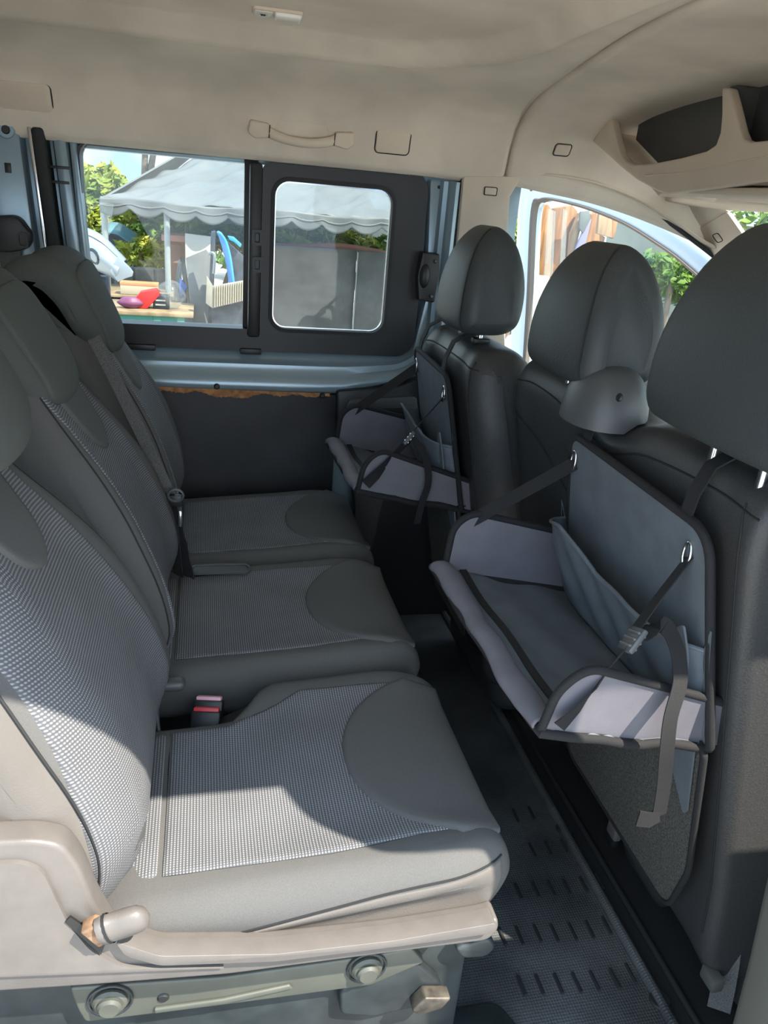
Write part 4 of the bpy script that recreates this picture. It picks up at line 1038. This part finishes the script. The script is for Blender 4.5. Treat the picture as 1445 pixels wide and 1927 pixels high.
# ---- things below the front bench and at the near pillar
tp = prism('trim_7', [P(a, b, y=.46) for a, b in ((1452, 1560), (1400, 1800), (1364, 1940), (1460, 2010), (1560, 1900), (1540, 1560))], (0, -.06, 0), mat('olive_plastic', (.075, .078, .068), .6), None, .012, 3); tag(tp, 'grey green plastic cover at the foot of the near pillar', kind='structure')
lbk = thing('lap_belt', 'dark lap belt with grey clip hanging below the open organiser', 'seat belt', (.72, 1.0, .1))
pp = [P(a, b, x=.742) for a, b in ((1095, 1420), (1120, 1480), (1146, 1540))]
ribbon('webbing', spline(pp, 4), (.1, 1, 0), .026, .002, M['dark_webbing'], lbk)
c0 = P(1158, 1556, x=.738); cl = box('clip', c0-Vector((.008, .016, .022)), c0+Vector((.008, .016, .020)), M['grey_plastic'], lbk, .005, 3)
box('clip_end', c0-Vector((.006, .013, .040)), c0+Vector((.006, .013, -.022)), M['black'], cl, .003)
ub = thing('under_seat_pouch', 'soft black pouch on the floor below the front bench', 'pouch', (.80, .93, .0))
c1 = P(1205, 1665, x=.79)
V, Fc = [], []
for i in range(13):
    a = -math.pi/2+math.pi*i/12
    for k in range(20):
        b = 2*math.pi*k/20; V.append(Vector((.80, c1.y, .09))+Vector((.045*math.cos(a)*math.cos(b), .085*math.cos(a)**.6*math.sin(b), .09*math.sin(a)*(1-.15*math.cos(b*2)))))
for i in range(12):
    for k in range(20): Fc.append((i*20+k, i*20+(k+1) % 20, (i+1)*20+(k+1) % 20, (i+1)*20+k))
mesh('pouch_body', V, Fc, M['leather'], ub)
fb_ = thing('floor_belt', 'grey green belt webbing reaching the floor at the bench corner', 'seat belt', (.72, .62, 0))
ribbon('webbing', spline([P(1395, 1640, x=.745), P(1378, 1740, x=.745), P(1366, 1830, x=.745), P(1352, 1900, x=.745)], 4), (1, -.7, .1), .032, .002, M['webbing'], fb_)
c2 = P(1340, 1840, x=.72); box('anchor', c2-Vector((.01, .016, .012)), c2+Vector((.01, .016, .012)), M['olive_plastic'], fb_, .004)
# ================================================================== YARD OUTSIDE
GZ = -.75
mat('tarp', (.125, .134, .135), .55, noise=3, namp=.08, bump=.25, bscale=9)
mat('tarp_dark', (.10, .12, .13), .8, noise=4, namp=.2)
mat('sheet_metal', (.12, .126, .13), .6, metal=.1, noise=2.5, namp=.28, bump=.1, bscale=20, detail=7)
mat('block', (.20, .195, .18), .95, noise=3, namp=.35, bump=.5, bscale=30)
mat('pole', (.36, .40, .41), .5, metal=.4); mat('white_board', (.42, .41, .38), .7); mat('brown_box', (.22, .12, .09), .7)
mat('silver', (.34, .37, .40), .3, metal=.35); mat('blue_panel', (.05, .30, .72), .35); mat('radiator', (.28, .26, .22), .6, noise=5, namp=.15)
mat('dark_part', (.03, .04, .055), .5, noise=12, namp=.5); mat('green_paint', (.07, .26, .20), .6); mat('table_wood', (.27, .19, .11), .7, noise=9, namp=.25)
mat('red', (.65, .03, .03), .45); mat('pink', (.20, .06, .14), .5); mat('orange', (.75, .25, .12), .6); mat('cream', (.45, .37, .27), .7)
mat('bag_black', (.02, .022, .025), .35, bump=.8, bscale=25); mat('tarp_blue', (.06, .14, .45), .5); mat('pipe', (.42, .20, .15), .6)
glass('plastic_film', (.88, .9, .9), .10, .06, .15)
mat('wood', (.30, .13, .045), .65, noise=7, namp=.35, stretch=(6, 6, .6)); mat('wood_pale', (.36, .22, .12), .65, noise=6, namp=.25, stretch=(6, 6, .6)); mat('purple', (.22, .20, .34), .6)
def leafmat(name, a, b):
    m = mat(name, a, .55, noise=2.5, namp=.3, col2=b, spec=.3); return m
leafmat('leaf_yellow', (.13, .22, .02), (.38, .38, .05)); leafmat('leaf_green', (.06, .16, .015), (.20, .30, .04)); leafmat('leaf_dark', (.05, .14, .03), (.14, .28, .05))
mat('bark', (.16, .12, .09), .9, noise=10, namp=.3)
def bush(label, c, r, n, size, m, cat='bush', name='leafy_bush', group='plants behind the yard', seed=1, stem=True):
    rnd = random.Random(seed); t = thing(name, label, cat, (c[0], c[1], GZ), group)
    V, Fc = [], []
    for _ in range(n):
        while True:
            d = Vector((rnd.uniform(-1, 1), rnd.uniform(-1, 1), rnd.uniform(-1, 1)))
            if .25 < d.length < 1: break
        d *= (.8+.2*math.sin(d.x*7+d.z*5+seed))/max(.75, d.length)**.5
        p = Vector(c)+Vector((d.x*r[0], d.y*r[1], d.z*r[2]))
        u = Vector((rnd.gauss(0, 1), rnd.gauss(0, 1), rnd.gauss(0, 1))).normalized(); v = u.orthogonal().normalized(); s = size*rnd.uniform(.6, 1.3); b = len(V)
        nn = u.cross(v)
        V += [p-u*s, p+v*s*.45+nn*s*.12, p+u*s, p-v*s*.45+nn*s*.12]; Fc += [(b, b+1, b+2), (b, b+2, b+3)]
    mesh('foliage', V, Fc, M[m], t, False)
    if stem:
        for k in range(3):
            a = k*2.1; tube('stem', spline([(c[0]+.05*math.cos(a), c[1]+.05*math.sin(a), GZ-.02), (c[0]+r[0]*.25*math.cos(a), c[1]+r[1]*.25*math.sin(a), (GZ+c[2])/2), (c[0]+r[0]*.5*math.cos(a), c[1]+r[1]*.5*math.sin(a), c[2])], 4), [.05-.004*i for i in range(9)], M['bark'], t, 7)
    return t
# ---- canopy tent
TY = 8.0
tn = thing('canopy_tent', 'pale grey canopy tent with scalloped valance behind the van window', 'tent', (2, 9.5, GZ))
e0, e1 = P(187, 374, y=TY), P(860, 424, y=TY); r0, r1 = P(430, 235, y=TY+2.4), P(960, 240, y=TY+2.4)
def roof(u, v):
    p = e0.lerp(e1, u).lerp(r0.lerp(r1, u), v)
    p.z += -.10*math.sin(math.pi*v)+(.026*math.sin(u*46+v*9)+.020*math.sin(u*95-v*21+2*math.sin(v*9))+.018*math.sin(v*34+u*27)+.028*math.sin(u*23-v*13))*(.35+.65*v)
    return p
grid('front_slope', roof, 130, 44, M['tarp'], tn, thick=.012)
b0, b1 = e0+Vector((.1, 4.8, 0)), e1+Vector((.1, 4.8, 0))
grid('rear_slope', lambda u, v: b0.lerp(b1, u).lerp(r0.lerp(r1, u), v)+Vector((0, 0, -.10*math.sin(math.pi*v)+.015*math.sin(u*40+v*7))), 40, 16, M['tarp'], tn, thick=.012)
mesh('side_slope', [e0, b0, r0, e0+Vector((.012, 0, -.012)), b0+Vector((.012, 0, -.012)), r0+Vector((.012, 0, -.012))], [(0, 1, 2), (3, 5, 4), (0, 3, 4, 1), (1, 4, 5, 2), (2, 5, 3, 0)], M['tarp'], tn, False)
def val(u, v):
    p = e0.lerp(e1, u); sc = abs(math.sin(u*math.pi*11.5+.4)); dp = .085+.075*sc**.7
    return Vector((p.x, p.y-.02+.018*math.sin(u*60)*v+.02*math.sin(u*23), p.z+.012-dp*v+.012*math.sin(u*17)))
grid('valance', val, 230, 8, M['tarp'], tn, thick=.008)
tube('eave_hem', [val(k/60, .45)+Vector((0, -.006, 0)) for k in range(61)], .010, M['tarp'], tn, 6)
def leg(px, py, y): p = P(px, py, y=y); return tube('tent_pole', [(p.x, p.y, GZ), (p.x, p.y, e0.z+.02)], .028, M['pole'], tn, 10)
leg(314, 420, TY+.1); leg(196, 400, TY+.1)
for p in (b0, b1, e1): tube('tent_pole', [(p.x, p.y, GZ), (p.x, p.y, p.z)], .028, M['pole'], tn, 8)
def q4(name, pxs, y, th, m, parent, bev=.0, dy=None):
    pts = [P(a, b, y=y if dy is None else y+dy[i]) for i, (a, b) in enumerate(pxs)]
    return prism(name, pts, (0, th, 0), M[m], parent, bev)
def one(name, label, cat, pxs, y, th, m, bev=.004, group=None, dy=None):
    o = q4(name, pxs, y, th, m, None, bev, dy); return tag(o, label, cat, group)
one('plastic_curtain', 'strip of clear plastic hanging at the tent corner', 'plastic sheet', [(187, 380), (214, 384), (206, 442), (190, 440)], TY-.06, .01, 'plastic_film', 0)
one('shade_cloth', 'dark shade cloth hanging behind the tent valance', 'cloth', [(205, 372), (860, 420), (860, 478), (760, 468), (520, 450), (360, 432), (215, 400)], TY+4.6, .02, 'tarp_dark', 0)
# ---- sheet metal wall and low block wall
WY = 9.2
sw = thing('sheet_wall', 'grey weathered sheet metal wall under the tent', 'wall', (1.5, WY, GZ))
def wpan(x0, x1, t0, t1, y):
    a, b = P(x0, t0, y=y), P(x1, t1, y=y); return prism('panel', [(a.x, y, GZ), (b.x, y, GZ), (b.x, y, b.z), (a.x, y, a.z)], (0, .03, 0), M['sheet_metal'], sw, .004)
wpan(470, 672, 458, 471, WY); wpan(674, 780, 472, 480, WY-.04); wpan(782, 900, 478, 484, WY)
tube('joint_strip', [(P(673, 480, y=WY-.06).x, WY-.06, GZ), (P(673, 480, y=WY-.06).x, WY-.06, P(673, 474, y=WY).z)], .008, M['pole'], sw, 6)
tube('wall_pipe', spline([P(a, b, y=WY+.15) for a, b in ((505, 462), (560, 464), (640, 463), (700, 472), (760, 484))], 4), .032, M['pipe'], None, 10)
tag(bpy.data.objects['wall_pipe'], 'brownish red pipe running along the sheet metal wall', 'pipe')
bw = thing('block_wall', 'low dark concrete block wall behind the work table', 'wall', (-.9, 8.6, GZ))
pA, pB = P(150, 497, y=8.6), P(352, 506, y=8.6); nb = 5; hz = (pA.z-GZ)
for r_ in range(4):
    for k in range(-1, nb+1):
        w_ = (pB.x-pA.x)/nb; x = pA.x+k*w_+(w_/2 if r_ % 2 else 0); x0, x1 = max(pA.x, x), min(pB.x, x+w_)
        if x1-x0 > .04: box('block', (x0+.008, 8.6, GZ+hz*r_/4+.006), (x1-.008, 8.78, GZ+hz*(r_+1)/4-.006), M['block'], bw, .012, 1)
box('mortar', (pA.x, 8.62, GZ), (pB.x, 8.76, pA.z-.01), M['block'], bw, .004)
# ---- work table and things on it
TT = 6.6
tb_ = thing('work_table', 'wooden topped work table on green legs beside the block wall', 'table', (P(300, 590, y=TT).x, TT, GZ))
a, b = P(225, 583, y=TT), P(364, 584, y=TT); tz = a.z
box('table_top', (a.x-.2, TT-.05, tz-.03), (b.x, TT+.6, tz), M['table_wood'], tb_, .006)
box('apron', (a.x-.2, TT-.02, tz-.11), (b.x-.10, TT+.02, tz-.03), M['green_paint'], tb_, .004)
for x in (a.x-.12, P(296, 600, y=TT).x, b.x-.10):
    for y in (TT, TT+.5): box('leg', (x-.03, y-.03, GZ), (x+.03, y+.03, tz-.03), M['green_paint'], tb_, .004)
def onT(px, dy): q = P(px, 584, y=TT+dy); return Vector((q.x, TT+dy, tz))
p = onT(272, .12)
rb_ = prism('red_box', [p+Vector((-.07, 0, 0)), p+Vector((.02, 0, 0)), p+Vector((.12, 0, .11)), p+Vector((.10, 0, .16)), p+Vector((-.03, 0, .13)), p+Vector((-.07, 0, .08))], (0, .12, 0), M['red'], None, .008); tag(rb_, 'crumpled bright red box on the work table', 'box')
p = onT(288, .14); bb_ = box('black_box', p+Vector((0, 0, 0)), p+Vector((.13, .12, .11)), M['dark_part'], None, .012); tag(bb_, 'black cardboard box with white marks on the work table', 'box')
for k in range(2): box('white_mark', p+Vector((.02, -.004, .03+.035*k)), p+Vector((.10, -.001, .042+.035*k)), M['white_board'], bb_, 0).name = 'white_mark'
p = onT(246, .12)
V, Fc = [], []
def blob(name, c, r, m, parent, seed, n=16, rough=.12):
    rnd = random.Random(seed); V, Fc = [], []
    ph = [rnd.uniform(0, 6) for _ in range(6)]
    for i in range(n//2+1):
        a = -math.pi/2+math.pi*i/(n//2)
        for k in range(n):
            b = 2*math.pi*k/n; d = Vector((math.cos(a)*math.cos(b), math.cos(a)*math.sin(b), math.sin(a)))
            f = 1+rough*(math.sin(d.x*5+ph[0])+math.sin(d.y*6+ph[1])+math.sin(d.z*7+ph[2]))*.6
            q = Vector((d.x*r[0]*f, d.y*r[1]*f, max(-r[2], d.z*r[2]*f))); V.append(Vector(c)+q)
    for i in range(n//2):
        for k in range(n): Fc.append((i*n+k, i*n+(k+1) % n, (i+1)*n+(k+1) % n, (i+1)*n+k))
    return mesh(name, V, Fc, M[m], parent)
tag(blob('pink_bundle', p+Vector((0, 0, .045)), (.10, .06, .045), 'pink', None, 3), 'small pinkish purple bundle on the work table', 'bundle')
p = onT(322, .2); tag(blob('plastic_bag', p+Vector((0, 0, .11)), (.12, .10, .11), 'plastic_film', None, 4), 'domed clear plastic bag on the work table', 'bag')
p = P(262, 545, y=TT+1.2)
fb = thing('filter_box', 'cream box with orange top edge above the work table', 'box', p)
box('body', p+Vector((-.17, 0, -.05)), p+Vector((.17, .14, .035)), M['cream'], fb, .006); box('top_edge', p+Vector((-.172, -.002, .033)), p+Vector((.172, .142, .062)), M['orange'], fb, .004)
shf = box('wall_shelf', p+Vector((-.5, -.05, -.075)), p+Vector((.35, .78, -.052)), M['table_wood'], None, .004); tag(shf, 'rough shelf board carrying the cream and orange box', 'shelf')
for k in range(4):
    q = p+Vector((-.40+.17*k, .02, -.20)); tag(box('metal_bracket', q, q+Vector((.10, .70, .11)), M['dark_part'], None, .01), ['leftmost dark metal part under the rough shelf board', 'second dark metal part from the left under the shelf board', 'third dark metal part from the left under the shelf board', 'rightmost dark metal part under the rough shelf board'][k], 'car part', 'dark parts under the shelf')
# ---- car parts
BY = 6.0
def bump_(u, v):
    top = spline([P(a, b, y=BY+.5*c) for a, b, c in ((128, 425, .8), (165, 432, .5), (195, 448, .2), (222, 475, .05), (236, 490, 0))], 6)
    bot = spline([P(a, b, y=BY-.25+.5*c) for a, b, c in ((128, 520, .8), (165, 500, .5), (190, 510, .2), (212, 520, .05), (224, 528, 0))], 6)
    i = u*(len(top)-1); k = min(int(i), len(top)-2); p = top[k].lerp(top[k+1], i-k).lerp(bot[k].lerp(bot[k+1], i-k), v)
    p.y -= .22*math.sin(math.pi*v); p.z += .03*math.sin(math.pi*v)
    return p
bm_ = thing('bumper_cover', 'silver car bumper cover standing on end at the left of the window', 'car part', (P(180, 470, y=BY).x, BY, GZ))
grid('shell', bump_, 30, 16, M['silver'], bm_, thick=.012)
tube('air_slot', [bump_(u, .22)+Vector((0, -.012, 0)) for u in [k/20 for k in range(4, 20)]], .014, M['dark_part'], bm_, 6)
tube('lamp_ring', [bump_(.42+.09*math.cos(a), .68+.16*math.sin(a))+Vector((0, -.014, 0)) for a in [2*math.pi*k/14 for k in range(14)]], .012, M['dark_part'], bm_, 6, True)
q4('support', [(150, 500), (200, 515), (200, 560), (150, 560)], BY+.1, .05, 'dark_part', bm_)
box('stand', (P(160, 520, y=BY).x, BY, GZ), (P(200, 520, y=BY).x, BY+.25, P(200, 520, y=BY).z), M['dark_part'], bm_, .02)
one('fender_panel', 'light grey scratched fender panel below the silver bumper cover', 'car part', [(222, 482), (244, 503), (251, 512), (249, 520), (236, 524), (222, 531), (206, 510)], BY-.35, .02, 'silver', .004, None)
cw = thing('scrap_car', 'dark scrap car roof behind the tent pole among leaves', 'car part', (P(240, 470, y=10.5).x, 10.5, GZ))
def croof(u, v):
    a = spline([P(x, y, y=10.5) for x, y in ((200, 436), (222, 440), (246, 456), (275, 468), (296, 474))], 4); i = u*(len(a)-1); k = min(int(i), len(a)-2); p = a[k].lerp(a[k+1], i-k)
    return p+Vector((0, .9*v, .10*math.sin(math.pi*v)))
grid('car_roof', croof, 16, 8, mat('car_teal', (.12, .24, .27), .3), cw, thick=.03)
q4('car_side', [(200, 438), (222, 443), (246, 459), (296, 477), (296, 510), (200, 500)], 10.5, .05, 'dark_part', cw)
one('white_board', 'bright white board leaning against the wall beside brown cabinet', 'board', [(348, 439), (397, 445), (396, 472), (392, 520), (349, 515)], 8.1, .03, 'white_board')
cb = thing('brown_cabinet', 'brown cabinet with reddish top beside the white board', 'cabinet', (P(335, 460, y=8.3).x, 8.3, GZ))
a, b = P(312, 447, y=8.3), P(348, 450, y=8.3)
box('body', (a.x, 8.3, GZ), (b.x, 8.65, a.z-.03), M['brown_box'], cb, .006); box('top', (a.x-.04, 8.26, a.z-.03), (b.x+.02, 8.68, a.z+.03), M['pipe'], cb, .006); box('door', (a.x+.03, 8.285, GZ+.05), (b.x-.03, 8.30, a.z-.06), M['brown_box'], cb, .006)
p = P(342, 560, y=7.6); tag(blob('rubbish_bag', (p.x, 7.6, GZ+.55), (.12, .2, .55), 'bag_black', None, 8, 20, .2), 'crumpled black plastic sheeting beside the leaning grey panel', 'bag')
one('blue_scrap', 'small blue plastic scrap on the black sheeting', 'scrap', [(338, 523), (352, 540), (340, 560), (337, 545)], 7.32, .01, 'tarp_blue', 0)
gp_ = prism('leaning_sheet', [P(350, 486, y=7.3), P(388, 470, y=7.3), P(395, 480, y=7.3), P(394, 620, y=7.1), P(362, 618, y=7.1)], (0, .03, 0), M['sheet_metal'], None, .004); tag(gp_, 'grey metal sheet leaning in front of the white board', 'panel')
pr = thing('pipe_frame', 'dark upright door frame part with looped handle beside the blue panel', 'car part', (P(395, 500, y=7.0).x, 7.0, GZ))
q4('upright', [(397, 436), (406, 434), (395, 790), (386, 790)], 7.0, .06, 'dark_part', pr, .01)
tube('handle_loop', spline([P(a, b, y=6.95) for a, b in ((392, 478), (399, 476), (404, 482), (402, 515))], 5), .012, M['pole'], pr, 7)
bp2 = thing('blue_fender', 'bright blue curved fender strip leaning behind the window divider', 'car part', (P(425, 500, y=6.8).x, 6.8, GZ))
L_ = spline([(407, 436, 0), (412, 448, 0), (421, 478, 0), (427, 510, 0), (430, 545, 0), (427, 600, 0)], 6); R_2 = spline([(413, 440, 0), (423, 455, 0), (430, 478, 0), (435, 510, 0), (438, 545, 0), (434, 600, 0)], 6)
grid('blue_strip', lambda u, v: P(*(lambda q: (q.x, q.y))(L_[int(u*(len(L_)-1))].lerp(R_2[int(u*(len(L_)-1))], v)), y=6.8+.06*math.cos(v*3.1)), 30, 4, M['blue_panel'], bp2, thick=.02)
q4('dark_wing', [(424, 452), (445, 470), (462, 485), (466, 600), (436, 605), (434, 500)], 6.9, .12, 'dark_part', bp2, .02)
q4('blue_corner', [(428, 444), (440, 446), (455, 460), (452, 466), (440, 455), (432, 452)], 6.85, .05, 'blue_panel', bp2, .004)
rd = thing('radiator', 'beige ribbed car radiator leaning across the dark parts', 'radiator', (P(425, 560, y=6.6).x, 6.6, GZ))
q4('core', [(400, 539), (464, 528), (463, 565), (399, 580)], 6.6, .06, 'radiator', rd, .004)
q4('end_tank', [(389, 520), (400, 538), (399, 580), (387, 571)], 6.58, .08, 'radiator', rd, .006)
for k in range(14):
    x = 404+k*4.3; q4('fin', [(x, 539-(x-400)*.17+1), (x+1.4, 539-(x-400)*.17+1), (x+1, 579-(x-400)*.235), (x-.4, 579-(x-400)*.235)], 6.585, .02, 'cream', rd)
q4('foot', [(398, 581), (462, 566), (458, 720), (400, 720)], 6.66, .2, 'dark_part', rd, .01)
# ---- plants
def bpx(label, px, py, y, rx, rz, n, size, m, seed, **k):
    p = P(px, py, y=y); return bush(label, (p.x, y, p.z), (rx, rx*.7, rz), n, size, m, seed=seed, **k)
bpx('yellow-green leafy bush at the left edge of the window', 165, 400, 11.5, .75, .62, 2200, .075, 'leaf_yellow', 1)
bpx('slender young tree rising above the yellow-green bush', 196, 352, 12.5, .38, .35, 700, .07, 'leaf_yellow', 2, cat='tree', name='young_tree')
bpx('dense green bush behind the tent pole', 262, 428, 12.9, 1.0, .42, 2200, .075, 'leaf_green', 3)
bpx('yellowish bush between tent pole and plastic curtain', 232, 425, 13.6, .8, .40, 1300, .075, 'leaf_yellow', 4)
bpx('low creeper over the scrap car', 285, 478, 10.0, .45, .22, 700, .06, 'leaf_yellow', 5)
bpx('green shrub top showing above the white board', 385, 442, 10.4, .9, .17, 1300, .06, 'leaf_green', 6)
bpx('green shrub top showing above the blue fender', 470, 455, 10.4, .7, .17, 1000, .06, 'leaf_yellow', 7)
bpx('green shrub top above the sheet wall behind the divider', 560, 452, 10.4, .9, .17, 1200, .06, 'leaf_green', 8)
bpx('bright green shrub top above the middle of the sheet wall', 640, 458, 10.4, .7, .17, 1000, .06, 'leaf_yellow', 9)
bpx('green shrub top at the right end of the sheet wall', 730, 470, 10.4, .8, .17, 1000, .06, 'leaf_green', 10)
tr1 = bpx('dark tall tree above the tent roof', 330, 245, 20, 1.0, .6, 900, .12, 'leaf_dark', 11, cat='tree', name='tall_tree', stem=False)
for a, b in ((274, 290), (297, 300)):
    p0, p1 = P(a, 235, y=20), P(b-18, 330, y=20); tube('trunk', [p1-Vector((0, 0, 2.2)), p1, p0, p0+Vector((.2, 0, 1))], [.10, .08, .06, .04], M['bark'], tr1, 8)
for k, (x, y, z, r) in enumerate(((-9, 16, .0, 2.0), (-5.5, 17, .1, 1.8), (-2, 18, 0, 1.7), (1.5, 18, -.1, 1.5), (5, 17, -.1, 1.6))):
    bush(['distant hedge clump far left', 'distant hedge clump left of the tent', 'distant hedge clump behind the tent', 'distant hedge clump behind the sheet wall', 'distant hedge clump behind the planks'][k], (x, y, z), (r, .9, .75), 900, .13, 'leaf_dark', group='distant hedge', seed=30+k, name='hedge_clump', stem=False)
# ---- seen through the far front door: planks, wall, plants
def plank(label, pxs, y, m, dy=None):
    pts = [P(a, b, y=y) for a, b in pxs]
    low = [Vector((pts[-1].x, y-.3, GZ)), ]
    o = prism('wood_plank', pts, (0, .05, 0), M[m], None, .008); return tag(o, label, 'plank', 'planks standing outside the far door')
PY = 4.6
plank('leftmost orange brown plank seen through the open door glass', [(1018, 390), (1032, 384), (1042, 400), (1036, 520), (1034, 900), (1000, 900), (1012, 520)], PY, 'wood')
plank('tall orange brown plank, second from the left behind the door glass', [(1042, 392), (1078, 386), (1088, 398), (1076, 440), (1070, 520), (1068, 900), (1036, 900), (1038, 470)], PY+.08, 'wood')
plank('narrow pale plank between two darker ones behind the door glass', [(1076, 440), (1092, 400), (1100, 404), (1084, 470), (1076, 900), (1066, 900), (1070, 500)], PY+.02, 'wood_pale')
plank('orange brown plank leaning right behind the door glass', [(1112, 404), (1124, 398), (1128, 440), (1140, 446), (1134, 470), (1090, 500), (1085, 900), (1070, 900), (1090, 480)], PY+.1, 'wood')
plank('rightmost narrow orange plank behind the door glass', [(1152, 410), (1164, 414), (1156, 450), (1150, 448)], PY+.05, 'wood')
one('pale_board', 'pale cream board in front of the rightmost plank', 'board', [(1128, 400), (1152, 408), (1152, 448), (1124, 440)], PY-.05, .03, 'wood_pale')
one('purple_cloth', 'purple grey cloth strip between the planks', 'cloth', [(1103, 420), (1114, 412), (1100, 470), (1084, 490), (1082, 470)], PY-.02, .02, 'purple', .006)
one('grey_wrap', 'grey plastic wrap between the planks at the top', 'plastic sheet', [(1092, 398), (1110, 396), (1112, 412), (1098, 440), (1090, 430)], PY-.03, .02, 'tarp', .006)
for k, (a, b) in enumerate(((1024, 1040), (1052, 1062))):
    one('plastic_wrap', ['clear plastic wrap on the leftmost plank', 'clear plastic wrap on the second plank'][k], 'plastic sheet', [(a+8, 392), (b+6, 398), (b, 520), (a, 520)], PY-.08, .006, 'plastic_film', 0)
one('white_sheet', 'white board standing below the planks at the door edge', 'board', [(992, 516), (1034, 520), (1030, 900), (985, 900)], PY-.15, .03, 'white_board')
yw = P(1200, 440, y=6.5)
yd = prism('yard_wall', [P(1150, 400, y=6.5), P(1560, 440, y=5.2), Vector((P(1560, 440, y=5.2).x, 5.2, GZ)), Vector((P(1150, 400, y=6.5).x, 6.5, GZ))], (.05, .1, 0), mat('plaster', (.28, .27, .22), .9, noise=3, namp=.15), None, .01); tag(yd, 'pale plastered yard wall right of the planks', 'wall')
bpx('pale green bush in front of the plastered wall', 1270, 520, 5.0, .30, .22, 900, .04, 'leaf_green', 41)
for k, (a, b) in enumerate(((1235, 512), (1246, 524), (1230, 540))): one('paper_scrap', ['upper white paper scrap by the pale bush', 'middle white paper scrap by the pale bush', 'lower white paper scrap by the pale bush'][k], 'paper', [(a, b), (a+20, b-4), (a+24, b+6), (a+4, b+11)], 6.05, .02, 'white_board', 0, 'paper scraps')
# rack in the gap between pillar and door
rk = thing('tube_rack', 'grey metal tube rack in the gap left of the open door', 'rack', (P(965, 480, y=5.5).x, 5.5, GZ))
for a, b, c, d in ((950, 340, 944, 720), (982, 340, 972, 720), (940, 398, 990, 402), (940, 440, 990, 380), (940, 372, 990, 378)):
    p0, p1 = P(a, b, y=5.5), P(c, d, y=5.5); tube('rack_tube', [p0, p1], .022, M['pole'], rk, 8)
p0 = P(960, 600, y=6.2); tag(box('dark_crate', (p0.x-.35, 6.2, GZ), (p0.x+.35, 6.7, .75), M['dark_part'], None, .02), 'dark stack of crates in the gap behind the tube rack', 'crate')
p0 = P(955, 650, y=4.2); tag(blob('clay_pot', (p0.x+.05, 4.2, (p0.z+.1+GZ)/2), (.16, .16, (p0.z+.1-GZ)/2), 'cream', None, 12, 16, .03), 'cream rounded pot outside beside the open door', 'pot')
bpx('leafy plant in the gap left of the open door', 960, 470, 6.0, .22, .3, 500, .05, 'leaf_green', 42)
# plants in front of the windscreen
for k, (x, y, z, r) in enumerate(((4.2, 3.6, 1.35, .9), (5.6, 4.3, 1.2, 1.1), (4.6, 5.4, 1.2, 1.0))):
    bush(['pale leafy tree right in front of the windscreen', 'green leafy tree ahead of the windscreen', 'green leafy tree beyond the open door and pillar'][k], (x, y, z), (r, r, r*.9), 1500, .07, ['leaf_green', 'leaf_yellow', 'leaf_green'][k], seed=60+k, cat='tree', name='leafy_tree')
